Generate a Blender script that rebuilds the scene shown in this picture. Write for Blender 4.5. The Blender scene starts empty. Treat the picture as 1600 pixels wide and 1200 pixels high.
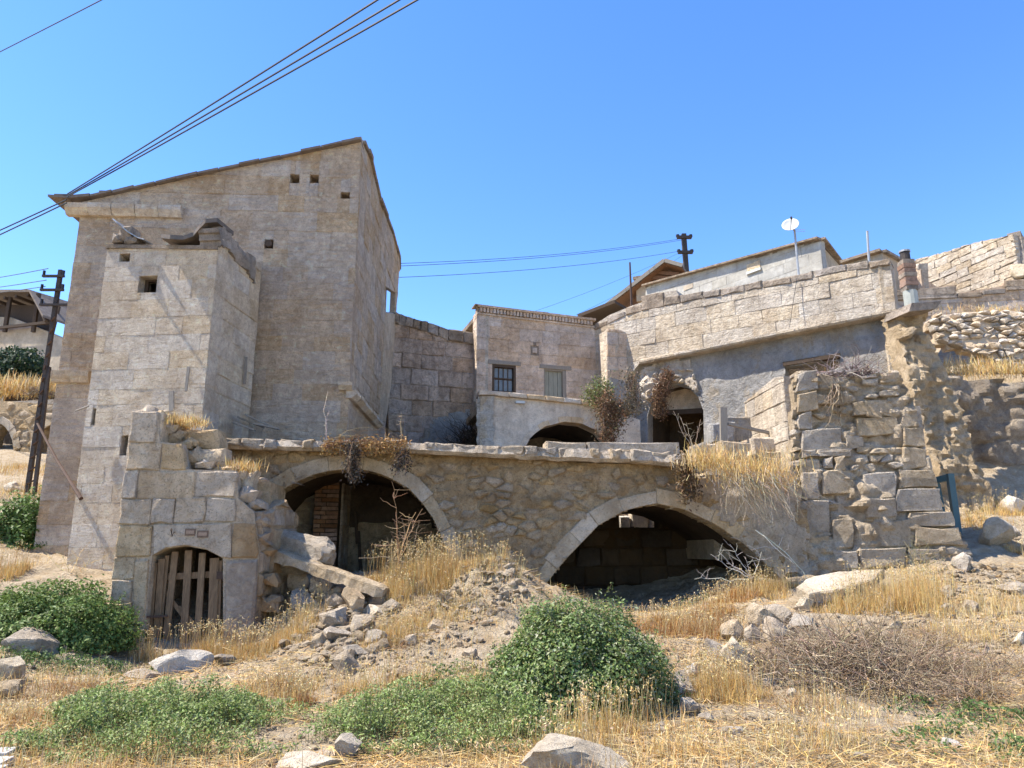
import bpy, bmesh, math, random
import numpy as np
from mathutils import Vector, noise
from mathutils.geometry import tessellate_polygon

# ------------------------------------------------------------------ camera, sky, sun, exposure
scene = bpy.context.scene
COL = scene.collection
PITCH = math.radians(12.8)
EYE = Vector((0, 0, 1.6))
FPX = 26 / 36 * 1600
cam_data = bpy.data.cameras.new('camera')
cam_data.lens = 26; cam_data.sensor_width = 36
cam_data.clip_start = 0.05; cam_data.clip_end = 3000
cam = bpy.data.objects.new('camera', cam_data)
cam.location = EYE; cam.rotation_euler = (math.pi/2 + PITCH, 0, 0)
COL.objects.link(cam); scene.camera = cam

SUN_EL = math.radians(57)
SUN_AZ = Vector((-0.995, -0.05, 0)).normalized()          # horizontal direction TOWARDS the sun
world = bpy.data.worlds.new('World'); scene.world = world; world.use_nodes = True
wn = world.node_tree
bg = wn.nodes['Background']; bg.inputs['Strength'].default_value = 0.135
sky = wn.nodes.new('ShaderNodeTexSky'); sky.sky_type = 'NISHITA'; sky.sun_disc = False
sky.sun_elevation = SUN_EL; sky.sun_rotation = math.atan2(SUN_AZ.x, SUN_AZ.y)
sky.altitude = 1100; sky.air_density = 1.15; sky.dust_density = 0.25; sky.ozone_density = 3.0
hs_ = wn.nodes.new('ShaderNodeHueSaturation'); hs_.inputs['Saturation'].default_value = 1.24; hs_.inputs['Hue'].default_value = 0.51
wn.links.new(sky.outputs[0], hs_.inputs['Color']); wn.links.new(hs_.outputs[0], bg.inputs[0])
sun_data = bpy.data.lights.new('sun', 'SUN'); sun_data.energy = 4.3; sun_data.angle = math.radians(0.5)
sun_data.color = (1.0, 0.935, 0.82)
sun = bpy.data.objects.new('sun', sun_data)
to_sun = SUN_AZ * math.cos(SUN_EL) + Vector((0, 0, math.sin(SUN_EL)))
sun.rotation_euler = to_sun.to_track_quat('Z', 'Y').to_euler(); sun.location = (-20, -10, 40)
COL.objects.link(sun)
vs = scene.view_settings
vs.view_transform = 'Standard'; vs.look = 'None'; vs.exposure = 1.38; vs.gamma = 1; vs.use_curve_mapping = False
scene.render.engine = 'CYCLES'
scene.cycles.max_bounces = 6; scene.cycles.diffuse_bounces = 4; scene.cycles.transparent_max_bounces = 6

# ------------------------------------------------------------------ photo geometry: rays through photo points (survey aid)
CP, SP = math.cos(PITCH), math.sin(PITCH)
def ray(px, py):
    a, b = (px - 800) / FPX, (600 - py) / FPX
    return Vector((a, CP - b * SP, SP + b * CP))
def at(px, py, Y):
    d = ray(px, py); return EYE + d * (Y / d.y)

# ------------------------------------------------------------------ object helpers
ORG = {}
def thing(name, label, cat, loc=(0, 0, 0), group=None):
    o = bpy.data.objects.new(name, None); COL.objects.link(o)
    o.location = loc; o.empty_display_size = 0.2
    o['label'] = label; o['category'] = cat
    if group: o['group'] = group
    ORG[o.name] = Vector(loc); return o
def org(o): return ORG.get(o.name, Vector((0, 0, 0))) if o else Vector((0, 0, 0))
def link(name, me, mat, parent=None, label=None, cat=None, group=None, kind=None):
    o = bpy.data.objects.new(name, me); COL.objects.link(o)
    if mat and not me.materials: me.materials.append(mat)
    if parent: o.parent = parent; ORG[o.name] = org(parent)
    if label: o['label'] = label
    if cat: o['category'] = cat
    if group: o['group'] = group
    if kind: o['kind'] = kind
    return o
def obj(name, verts, faces, mat, parent=None, smooth=False, **kw):
    """verts in world space"""
    L = org(parent)
    if parent is None and kw.get('cat'):
        xs = [v[0] for v in verts]; ys = [v[1] for v in verts]; zs = [v[2] for v in verts]
        L = Vector(((min(xs) + max(xs)) / 2, (min(ys) + max(ys)) / 2, min(zs)))
    me = bpy.data.meshes.new(name)
    me.from_pydata([(v[0] - L.x, v[1] - L.y, v[2] - L.z) for v in verts], [], faces)
    if smooth: me.polygons.foreach_set('use_smooth', [True] * len(me.polygons))
    me.update()
    if smooth == 'angle': me.set_sharp_from_angle(angle=math.radians(24))
    o = link(name, me, mat, parent, **kw)
    if parent is None and kw.get('cat'): o.location = L; ORG[o.name] = L
    return o
def np_obj(name, V, T, mat, parent=None, col=None, smooth=False, **kw):
    V = np.asarray(V, np.float32).reshape(-1, 3); T = np.asarray(T, np.int32).reshape(-1, 3)
    L = org(parent)
    if parent is None and kw.get('cat'):
        L = Vector((float(V[:, 0].mean()), float(V[:, 1].mean()), float(V[:, 2].min())))
    V = V - np.array(L, np.float32)
    me = bpy.data.meshes.new(name)
    me.vertices.add(len(V)); me.vertices.foreach_set('co', V.ravel())
    me.loops.add(T.size); me.loops.foreach_set('vertex_index', T.ravel())
    me.polygons.add(len(T)); me.polygons.foreach_set('loop_start', np.arange(0, T.size, 3, dtype=np.int32))
    if smooth: me.polygons.foreach_set('use_smooth', np.ones(len(T), bool))
    if col is not None:
        ca = me.color_attributes.new('Col', 'FLOAT_COLOR', 'POINT')
        c4 = np.ones((len(V), 4), np.float32); c4[:, :3] = col
        ca.data.foreach_set('color', c4.ravel())
    me.update(); me.validate()
    o = link(name, me, mat, parent, **kw)
    if parent is None and kw.get('cat'): o.location = L; ORG[o.name] = L
    return o

class MB:
    """collects boxes, tubes, prisms into one mesh"""
    def __init__(s): s.v = []; s.f = []
    def add(s, v, f):
        n = len(s.v); s.v += [tuple(p) for p in v]; s.f += [tuple(i + n for i in q) for q in f]; return s
    def box(s, c, ax, ay, az):
        c, ax, ay, az = Vector(c), Vector(ax), Vector(ay), Vector(az)
        v = [c + ax * i + ay * j + az * k for k in (-1, 1) for j in (-1, 1) for i in (-1, 1)]
        return s.add(v, [(0, 2, 3, 1), (4, 5, 7, 6), (0, 1, 5, 4), (2, 6, 7, 3), (0, 4, 6, 2), (1, 3, 7, 5)])
    def abox(s, x0, x1, y0, y1, z0, z1):
        return s.box(((x0+x1)/2, (y0+y1)/2, (z0+z1)/2), ((x1-x0)/2, 0, 0), (0, (y1-y0)/2, 0), (0, 0, (z1-z0)/2))
    def beam(s, a, b, w, h=None, up=(0, 0, 1)):
        a, b = Vector(a), Vector(b); h = h or w
        d = (b - a); up = Vector(up)
        if abs(d.normalized().dot(up)) > .97: up = Vector((0, 1, 0))
        x = d.cross(up).normalized() * w / 2; z = x.cross(d).normalized() * h / 2
        return s.box((a + b) / 2, d / 2, x, z)
    def tube(s, pts, r, n=6, r2=None):
        pts = [Vector(p) for p in pts]; m = len(pts); v = []; f = []
        for i, p in enumerate(pts):
            d = (pts[min(i+1, m-1)] - pts[max(i-1, 0)]).normalized()
            up = Vector((0, 0, 1)) if abs(d.z) < .9 else Vector((0, 1, 0))
            x = d.cross(up).normalized(); y = x.cross(d)
            rr = r if r2 is None else r + (r2 - r) * i / max(1, m - 1)
            for k in range(n):
                a = 2 * math.pi * k / n; v.append(p + x * rr * math.cos(a) + y * rr * math.sin(a))
        for i in range(m - 1):
            for k in range(n):
                f.append((i*n+k, i*n+(k+1) % n, (i+1)*n+(k+1) % n, (i+1)*n+k))
        f.append(tuple(range(n))[::-1]); f.append(tuple((m-1)*n+k for k in range(n)))
        return s.add(v, f)
    def build(s, name, mat, parent=None, **kw): return obj(name, s.v, s.f, mat, parent, **kw)

# ------------------------------------------------------------------ materials
def ramp(nt, fac, stops):
    n = nt.nodes.new('ShaderNodeValToRGB'); e = n.color_ramp.elements
    while len(e) < len(stops): e.new(.5)
    for k, (p, c) in enumerate(stops):
        e[k].position = p; e[k].color = (c, c, c, 1) if isinstance(c, (int, float)) else (*c, 1)
    nt.links.new(fac, n.inputs[0]); return n.outputs[0]
def mixc(nt, fac, a, b, mode='MIX'):
    n = nt.nodes.new('ShaderNodeMix'); n.data_type = 'RGBA'; n.blend_type = mode
    for sock, val in ((n.inputs[0], fac), (n.inputs[6], a), (n.inputs[7], b)):
        if isinstance(val, (int, float)): sock.default_value = val
        elif isinstance(val, tuple): sock.default_value = (*val, 1)
        else: nt.links.new(val, sock)
    return n.outputs[2]
def noi(nt, vec, scale, detail=5, rough=.6, dist=0.0):
    n = nt.nodes.new('ShaderNodeTexNoise'); n.inputs['Scale'].default_value = scale
    n.inputs['Detail'].default_value = detail; n.inputs['Roughness'].default_value = rough
    n.inputs['Distortion'].default_value = dist
    nt.links.new(vec, n.inputs['Vector']); return n.outputs[0]
def mapv(nt, vec, sc, loc=(0, 0, 0)):
    n = nt.nodes.new('ShaderNodeMapping'); n.inputs['Scale'].default_value = sc; n.inputs['Location'].default_value = loc
    nt.links.new(vec, n.inputs[0]); return n.outputs[0]
def mth(nt, op, a, b=0.0):
    n = nt.nodes.new('ShaderNodeMath'); n.operation = op
    for i, v in enumerate((a, b)):
        if isinstance(v, (int, float)): n.inputs[i].default_value = v
        else: nt.links.new(v, n.inputs[i])
    return n.outputs[0]
def newmat(name):
    m = bpy.data.materials.new(name); m.use_nodes = True
    nt = m.node_tree; p = nt.nodes['Principled BSDF']
    p.inputs['Roughness'].default_value = .95; p.inputs['Specular IOR Level'].default_value = .15
    g = nt.nodes.new('ShaderNodeNewGeometry')
    return m, nt, p, g.outputs['Position']
def bump(nt, p, h, dist=.03, strength=.8):
    b = nt.nodes.new('ShaderNodeBump'); b.inputs['Distance'].default_value = dist; b.inputs['Strength'].default_value = strength
    nt.links.new(h, b.inputs['Height']); nt.links.new(b.outputs[0], p.inputs['Normal'])

def masonry(name, c1, c2, stain, stain_amt=.5, dark=(.08, .065, .05), dark_amt=.6, pits=.5, rnd=.18, bd=.05, bs=.9,
            patch=None, patch_amt=0.0, coarse=1.0, layers=0.0, hi=.35):
    m, nt, p, pos = newmat(name)
    n1 = noi(nt, pos, 1.1 * coarse, 7, .68)
    n2 = noi(nt, pos, 6 * coarse, 9, .74, .4)
    n3 = noi(nt, pos, 34 * coarse, 5, .75)
    lay = noi(nt, mapv(nt, pos, (1.3, 1.3, 6.5)), 1.5, 6, .7, .3) if layers else None
    streak = noi(nt, mapv(nt, pos, (2.2, 2.2, .45)), 1.6, 6, .65)
    c = mixc(nt, ramp(nt, n1, [(.38, 0), (.62, 1)]), tuple(x*.86 for x in c1), tuple(x*1.06 for x in c2))
    if patch: c = mixc(nt, ramp(nt, noi(nt, pos, .75, 8, .7, .6), [(.58 - .2*patch_amt, 0), (.63 - .2*patch_amt, 1)]), c, patch)
    c = mixc(nt, mth(nt, 'MULTIPLY', ramp(nt, streak, [(.45, 0), (.75, 1)]), stain_amt), c, stain)
    c = mixc(nt, mth(nt, 'MULTIPLY', ramp(nt, n2, [(.47, 0), (.7, 1)]), dark_amt), c, dark)
    c = mixc(nt, mth(nt, 'MULTIPLY', ramp(nt, n3, [(.53, 0), (.66, 1)]), pits), c, dark)
    c = mixc(nt, ramp(nt, n2, [(.28, hi), (.45, 0)]), c, tuple(min(.9, x * 1.25) for x in c2))
    if layers: c = mixc(nt, mth(nt, 'MULTIPLY', ramp(nt, lay, [(.5, 0), (.66, 1)]), .55*layers), c, tuple(x*.62 for x in c1))
    oi = nt.nodes.new('ShaderNodeObjectInfo')
    hv = nt.nodes.new('ShaderNodeHueSaturation')
    nt.links.new(mth(nt, 'ADD', mth(nt, 'MULTIPLY', oi.outputs['Random'], 2 * rnd), 1 - rnd), hv.inputs['Value'])
    wn_ = nt.nodes.new('ShaderNodeTexWhiteNoise'); wn_.noise_dimensions = '1D'
    nt.links.new(oi.outputs['Random'], wn_.inputs['W'])
    nt.links.new(mth(nt, 'ADD', mth(nt, 'MULTIPLY', wn_.outputs[0], .5), .72), hv.inputs['Saturation'])
    nt.links.new(c, hv.inputs['Color'])
    nt.links.new(hv.outputs[0], p.inputs['Base Color'])
    h = mth(nt, 'ADD', mth(nt, 'MULTIPLY', ramp(nt, n2, [(.3, 0), (.68, 1)]), 1.0), mth(nt, 'MULTIPLY', n3, .5))
    h = mth(nt, 'ADD', h, mth(nt, 'MULTIPLY', n1, .9))
    if layers: h = mth(nt, 'ADD', h, mth(nt, 'MULTIPLY', ramp(nt, lay, [(.35, 1), (.62, 0)]), 1.3*layers))
    bump(nt, p, h, bd, bs)
    return m
def plain(name, c, c2=None, scale=8, rough=.7, metal=0.0, bd=.004, stretch=(1, 1, 1), spec=.3, detail=6):
    m, nt, p, pos = newmat(name)
    v = mapv(nt, pos, stretch)
    n = noi(nt, v, scale, detail, .7)
    cc = mixc(nt, ramp(nt, n, [(.35, 0), (.68, 1)]), c, c2 or tuple(x * .6 for x in c))
    nt.links.new(cc, p.inputs['Base Color'])
    p.inputs['Roughness'].default_value = rough; p.inputs['Metallic'].default_value = metal
    p.inputs['Specular IOR Level'].default_value = spec
    bump(nt, p, n, bd, .8); return m
def foliage(name, rough=.55, trans=.25, spec=.3):
    m, nt, p, pos = newmat(name)
    a = nt.nodes.new('ShaderNodeAttribute'); a.attribute_name = 'Col'
    nt.links.new(a.outputs[0], p.inputs['Base Color'])
    p.inputs['Roughness'].default_value = rough; p.inputs['Specular IOR Level'].default_value = spec
    t = nt.nodes.new('ShaderNodeBsdfTranslucent'); nt.links.new(a.outputs[0], t.inputs[0])
    mx = nt.nodes.new('ShaderNodeMixShader'); mx.inputs[0].default_value = trans
    nt.links.new(p.outputs[0], mx.inputs[1]); nt.links.new(t.outputs[0], mx.inputs[2])
    nt.links.new(mx.outputs[0], nt.nodes['Material Output'].inputs[0]); return m

M = {}
M['tower'] = masonry('tuff_tower', (.74, .55, .375), (.87, .695, .505), (.60, .43, .285), .4, dark=(.33,.22,.145), dark_amt=.58, pits=.85, rnd=.015, bd=.10, layers=.65, hi=.95, coarse=1.35)
M['annex'] = masonry('tuff_annex', (.75, .605, .445), (.85, .72, .555), (.57, .42, .29), .5, dark=(.31,.22,.15), dark_amt=.5, pits=.75, rnd=.015, bd=.07, layers=.4, hi=.7, coarse=1.3)
M['gate'] = masonry('tuff_gate', (.65, .48, .305), (.77, .61, .425), (.46, .31, .18), .55, dark=(.22,.15,.09), dark_amt=.6, pits=.75, rnd=.04, bd=.07)
M['gate_red'] = masonry('tuff_reddish', (.50, .355, .23), (.60, .465, .32), (.38, .25, .15), .5, dark=(.2,.14,.09), rnd=.08, bd=.06)
M['arch'] = masonry('rubble_earthy', (.48, .34, .195), (.61, .465, .295), (.31, .215, .12), .5, dark=(.14,.1,.06), dark_amt=.6, pits=.75, rnd=.08, bd=.10)
M['vouss'] = masonry('arch_stone', (.46, .36, .24), (.57, .47, .34), (.32, .235, .15), .5, dark=(.2,.15,.1), dark_amt=.45, pits=.6, rnd=.08, bd=.05)
M['inside'] = masonry('vault_inside', (.065, .042, .025), (.10, .067, .04), (.04, .028, .018), .5, rnd=.25)  # stone colour lowered to near black, deep interior shade put into it
M['slab'] = masonry('slab_edge', (.44, .345, .24), (.56, .46, .345), (.23, .17, .115), .6, dark=(.13,.1,.07), dark_amt=.6, pits=.7, rnd=.2, bd=.06)
M['weather'] = masonry('weathered_pink', (.57, .42, .31), (.72, .555, .425), (.2, .145, .105), .62, dark=(.13,.095,.07), dark_amt=.7, pits=.7, rnd=.1, bd=.09)
M['back'] = masonry('back_house', (.68, .51, .37), (.80, .63, .48), (.46, .335, .235), .5, dark=(.25,.175,.125), dark_amt=.6, pits=.65, rnd=.025, bd=.07, layers=.25)
M['balcony'] = masonry('balcony_render', (.70, .515, .335), (.80, .625, .435), (.47, .335, .215), .6, dark=(.24,.165,.105), dark_amt=.45, pits=.55, rnd=.03, bd=.04)
M['cream'] = masonry('cream_tuff', (.62, .515, .39), (.73, .63, .50), (.46, .35, .25), .5, dark=(.22,.155,.105), dark_amt=.52, pits=.7, rnd=.03, bd=.08, layers=.3, hi=.7)
M['plaster'] = masonry('bluish_plaster', (.46, .43, .39), (.56, .525, .485), (.31, .285, .255), .5, dark=(.18,.155,.13), dark_amt=.5, pits=.5, rnd=.03, bd=.15, coarse=.9, patch=(.52, .43, .32), patch_amt=.22)
M['cap'] = masonry('lichen_cap', (.31, .245, .18), (.42, .34, .265), (.14, .11, .085), .6, dark=(.09,.07,.055), dark_amt=.75, pits=.7, rnd=.12, bd=.05)
M['pier'] = masonry('pier_earth', (.55, .435, .30), (.67, .555, .415), (.40, .295, .19), .5, dark=(.22,.16,.105), dark_amt=.5, pits=.65, rnd=.05, bd=.11)
M['rockface'] = masonry('rock_face', (.47, .34, .205), (.58, .445, .29), (.30, .205, .12), .5, dark=(.17,.12,.075), dark_amt=.5, pits=.6, rnd=.15, bd=.16, coarse=.9)
M['drystone'] = masonry('dry_stone', (.56, .46, .345), (.68, .58, .46), (.44, .32, .22), .4, dark=(.22,.16,.11), dark_amt=.4, pits=.5, rnd=.18, bd=.04)
M['boulder'] = masonry('boulder', (.50, .40, .285), (.64, .535, .41), (.38, .285, .185), .5, dark=(.18,.13,.085), dark_amt=.55, pits=.7, rnd=.14, bd=.06, coarse=1.6)
M['white_rock'] = masonry('white_boulder', (.66, .55, .41), (.77, .67, .53), (.48, .37, .25), .4, dark=(.24,.18,.12), dark_amt=.4, pits=.6, rnd=.08, bd=.05, coarse=2)
M['modern'] = masonry('modern_block', (.34, .32, .285), (.41, .39, .35), (.28, .26, .23), .4, dark_amt=.2, pits=.25, rnd=.06, bd=.01)
M['beige'] = masonry('beige_render', (.40, .33, .25), (.47, .395, .305), (.33, .265, .195), .4, dark_amt=.2, pits=.3, rnd=.05, bd=.015)
M['brick'] = masonry('old_brick', (.28, .15, .09), (.36, .21, .13), (.2, .12, .08), .4, rnd=.25, bd=.015, coarse=2)
M['rust'] = plain('rusty_iron', (.07, .045, .035), (.11, .07, .05), 12, .8, .3)
M['iron'] = plain('dark_iron', (.035, .03, .03), (.07, .055, .045), 14, .7, .3)
M['blackiron'] = plain('black_steel', (.02, .02, .022), (.035, .033, .035), 12, .5, .4)
M['wood'] = plain('weathered_wood', (.25, .165, .095), (.10, .065, .04), 9, .85, 0, .006, (6, 6, .7), .2)
M['wood_dark'] = plain('dark_wood', (.055, .038, .027), (.09, .062, .042), 9, .85, 0, .006, (6, 6, .7), .2)
M['wood_grey'] = plain('grey_wood', (.27, .24, .20), (.18, .155, .13), 9, .85, 0, .006, (6, 6, .7), .2)
M['wood_orange'] = plain('orange_wood', (.20, .105, .055), (.13, .065, .035), 9, .7)
M['shutter'] = plain('green_grey_shutter', (.27, .27, .22), (.19, .185, .15), 6, .8, 0, .004, (5, 5, .6))
M['sheet_dark'] = plain('dark_sheet', (.10, .09, .08), (.2, .15, .11), 6, .6, .5)
M['glass'] = plain('dusty_glass', (.10, .11, .12), (.16, .17, .17), 6, .25, 0, .001, spec=.5)
M['blue'] = plain('blue_painted_steel', (.045, .10, .12), (.07, .13, .145), 9, .55, .0)
M['sheet'] = plain('galvanised_sheet', (.42, .43, .43), (.20, .17, .14), 5, .45, .6)
M['white'] = plain('white_enamel', (.52, .52, .5), (.42, .42, .4), 5, .5)
M['pvc'] = plain('pale_pipe', (.36, .37, .33), (.26, .27, .24), 6, .6)
M['galv'] = plain('grey_tube', (.38, .38, .37), (.28, .27, .26), 8, .5, .5)
M['wire'] = plain('cable_black', (.02, .02, .022), (.03, .03, .03), 8, .6)
M['tile'] = plain('roof_edge', (.13, .10, .08), (.2, .165, .135), 6, .9)
M['plate'] = plain('brown_plate', (.12, .075, .05), (.18, .12, .08), 20, .6)
M['platemark'] = plain('plate_mark', (.36, .26, .18), (.22, .14, .1), 60, .7)
M['leaf'] = foliage('leaf', .5, .28, .22)
M['straw'] = foliage('straw', .7, .28, .2)
M['twig'] = foliage('twig', .85, 0.0, .15)
M['paver'] = masonry('grey_paver', (.50, .48, .45), (.58, .56, .53), (.42, .4, .37), .3, dark_amt=.2, pits=.4, rnd=.1, bd=.01)

# ------------------------------------------------------------------ walls: a plan line, u along it, z up, n towards the viewer
class Wall:
    def __init__(s, p0, p1):
        s.p0 = Vector((p0[0], p0[1], 0)); d = Vector((p1[0] - p0[0], p1[1] - p0[1], 0)); s.len = d.length
        s.d = d.normalized(); s.n = Vector((s.d.y, -s.d.x, 0))
    @staticmethod
    def px(a, b): return Wall(at(*a), at(*b))
    def shift(s, k):
        p = s.p0 + s.n * k; return Wall(p, p + s.d * s.len)
    def P(s, u, z, off=0.0): return s.p0 + s.d * u + s.n * off + Vector((0, 0, z))
    def uv(s, px, py):
        d = ray(px, py); t = (s.p0 - EYE).dot(s.n) / d.dot(s.n); q = EYE + d * t
        return ((q - s.p0).dot(s.d), q.z)
    def hit(s, px, py): u, z = s.uv(px, py); return s.P(u, z)
    def poly(s, pts): return [s.uv(*p) for p in pts]
    def rect(s, x0, y0, x1, y1):
        a, b, c, d = s.uv(x0, y0), s.uv(x1, y0), s.uv(x1, y1), s.uv(x0, y1)
        return ((a[0]+d[0])/2, (c[1]+d[1])/2, (b[0]+c[0])/2, (a[1]+b[1])/2)   # u0 z0 u1 z1

def area(p): return .5 * sum(p[i-1][0] * p[i][1] - p[i][0] * p[i-1][1] for i in range(len(p)))
def ccw(p): return p if area(p) > 0 else p[::-1]
def clip_half(poly, a, b, c):
    """keep a*u+b*v<=c"""
    out = []
    for i in range(len(poly)):
        p, q = poly[i-1], poly[i]
        dp, dq = a*p[0] + b*p[1] - c, a*q[0] + b*q[1] - c
        if (dp <= 0) != (dq <= 0):
            t = dp / (dp - dq); out.append((p[0] + t*(q[0]-p[0]), p[1] + t*(q[1]-p[1])))
        if dq <= 0: out.append(q)
    return out
def clip_convex(subj, cell):
    cell = ccw(cell); out = subj
    for i in range(len(cell)):
        (x0, y0), (x1, y1) = cell[i-1], cell[i]
        a, b = (y1 - y0), -(x1 - x0)
        out = clip_half(out, a, b, a*x0 + b*y0)
        if len(out) < 3: return []
    return out
def dedupe(p, eps=.004):
    o = []
    for q in p:
        if not o or math.hypot(q[0]-o[-1][0], q[1]-o[-1][1]) > eps: o.append(q)
    while len(o) > 2 and math.hypot(o[0][0]-o[-1][0], o[0][1]-o[-1][1]) <= eps: o.pop()
    return o
def ragged(p, amp, step, rng):
    out = []
    for i in range(len(p)):
        a, b = p[i], p[(i+1) % len(p)]; L = math.hypot(b[0]-a[0], b[1]-a[1]); k = max(1, int(L / step))
        nx, ny = -(b[1]-a[1]) / max(L, 1e-6), (b[0]-a[0]) / max(L, 1e-6)
        for j in range(k):
            t = j / k; w = 0 if j == 0 else rng.uniform(-amp, amp)
            out.append((a[0] + (b[0]-a[0])*t + nx*w, a[1] + (b[1]-a[1])*t + ny*w))
    return out
def inside(p, poly):
    c = False; x, y = p
    for i in range(len(poly)):
        (x0, y0), (x1, y1) = poly[i-1], poly[i]
        if (y0 > y) != (y1 > y) and x < (x1-x0)*(y-y0)/(y1-y0) + x0: c = not c
    return c

def prism(wall, loops, f, b, name, mat, parent, **kw):
    """polygon (first loop) with holes (further loops), from offset f (front) to b (back)"""
    loops = [ccw(loops[0])] + [ccw(h)[::-1] for h in loops[1:]]
    tri = tessellate_polygon([[Vector((u, v, 0)) for u, v in l] for l in loops])
    flat = [q for l in loops for q in l]; N = len(flat)
    V = [wall.P(u, v, f) for u, v in flat] + [wall.P(u, v, b) for u, v in flat]
    F = [tuple(t) for t in tri] + [tuple(i + N for i in reversed(t)) for t in tri]
    k = 0
    for l in loops:
        n = len(l)
        for i in range(n): F.append((k+i, k+(i+1) % n, N+k+(i+1) % n, N+k+i))
        k += n
    return obj(name, V, F, mat, parent, **kw)
def rect_loop(r): return [(r[0], r[1]), (r[2], r[1]), (r[2], r[3]), (r[0], r[3])]

def stone(wall, poly, mat, parent, front=0.0, bevel=.015, depth=.1, jit=.008, rng=random, name='stone', wob=.0, dome=0.0, label=None):
    poly = dedupe(ccw(poly))
    if len(poly) < 3: return None
    if wob and len(poly) <= 6:
        p2 = []
        for i in range(len(poly)):
            a, b = poly[i], poly[(i+1) % len(poly)]; p2.append((a[0] + rng.uniform(-wob, wob), a[1] + rng.uniform(-wob, wob)))
            if math.hypot(b[0]-a[0], b[1]-a[1]) > .12:
                t = rng.uniform(.35, .65); p2.append((a[0]+(b[0]-a[0])*t + rng.uniform(-wob, wob), a[1]+(b[1]-a[1])*t + rng.uniform(-wob, wob)))
        poly = p2
    cx = sum(p[0] for p in poly) / len(poly); cy = sum(p[1] for p in poly) / len(poly); n = len(poly)
    V = [wall.P(u, v, front - depth) for u, v in poly]
    tilt = (rng.uniform(-jit, jit), rng.uniform(-jit, jit)); base = front + rng.uniform(-jit, jit)
    V += [wall.P(u, v, base - bevel) for u, v in poly]
    ins = []
    for u, v in poly:
        L = math.hypot(cx-u, cy-v) or 1e-6; k = min(.45, bevel * 1.3 / L)
        ins.append((u + (cx-u)*k, v + (cy-v)*k))
    R = max(math.hypot(cx-u, cy-v) for u, v in poly) or 1
    V += [wall.P(u, v, base + tilt[0]*(u-cx)/R + tilt[1]*(v-cy)/R + rng.uniform(-jit, jit)*.5) for u, v in ins]
    F = []
    for i in range(n):
        j = (i+1) % n
        F += [(i, j, n+j, n+i), (n+i, n+j, 2*n+j, 2*n+i)]
    if dome:
        V.append(wall.P(cx + rng.uniform(-.1, .1)*R, cy + rng.uniform(-.1, .1)*R, base + dome)); c = 3*n
        F += [(2*n+i, 2*n+(i+1) % n, c) for i in range(n)]
    else: F.append(tuple(2*n+i for i in range(n)))
    o = obj(name, V, F, mat, parent, smooth='angle' if dome else False)
    if label: o['label'] = label
    return o

def courses(wall, region, holes, h, w, mat, parent, rng, gap=.012, front=0., bevel=.015, depth=.1, jit=.01, name='stone', minA=.006, skip=0.0,
            hv=.12, wv=.35, wob=.006, zoff=0.0):
    region = ccw(region); us = [p[0] for p in region]; vsn = [p[1] for p in region]
    v = min(vsn) - h * zoff; k = 0; cnt = 0
    while v < max(vsn):
        hh = h * (1 + rng.uniform(-hv, hv)); u = min(us) - w * rng.random()
        while u < max(us):
            ww = w * (1 + rng.uniform(-wv, wv))
            g1_, g2_ = gap*rng.choice((0.15, .5, 1, 1)), gap*rng.choice((.15, .5, 1, 1))
            rects = [(u + g1_/2, v + g2_/2, u + ww - g1_/2, v + hh - g2_/2)]
            for H in holes:
                new = []
                for r in rects:
                    if r[2] <= H[0] or r[0] >= H[2] or r[3] <= H[1] or r[1] >= H[3]: new.append(r); continue
                    if r[0] < H[0]: new.append((r[0], r[1], H[0], r[3]))
                    if r[2] > H[2]: new.append((H[2], r[1], r[2], r[3]))
                    a, b = max(r[0], H[0]), min(r[2], H[2])
                    if r[1] < H[1]: new.append((a, r[1], b, H[1]))
                    if r[3] > H[3]: new.append((a, H[3], b, r[3]))
                rects = new
            for r in rects:
                if rng.random() < skip: continue
                p = clip_convex(region, rect_loop(r)); p = dedupe(p) if p else p
                if len(p) >= 3 and abs(area(p)) > minA:
                    if stone(wall, p, mat, parent, front, bevel, depth, jit, rng, name, wob): cnt += 1
            u += ww
        v += hh; k += 1
    return cnt

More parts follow.
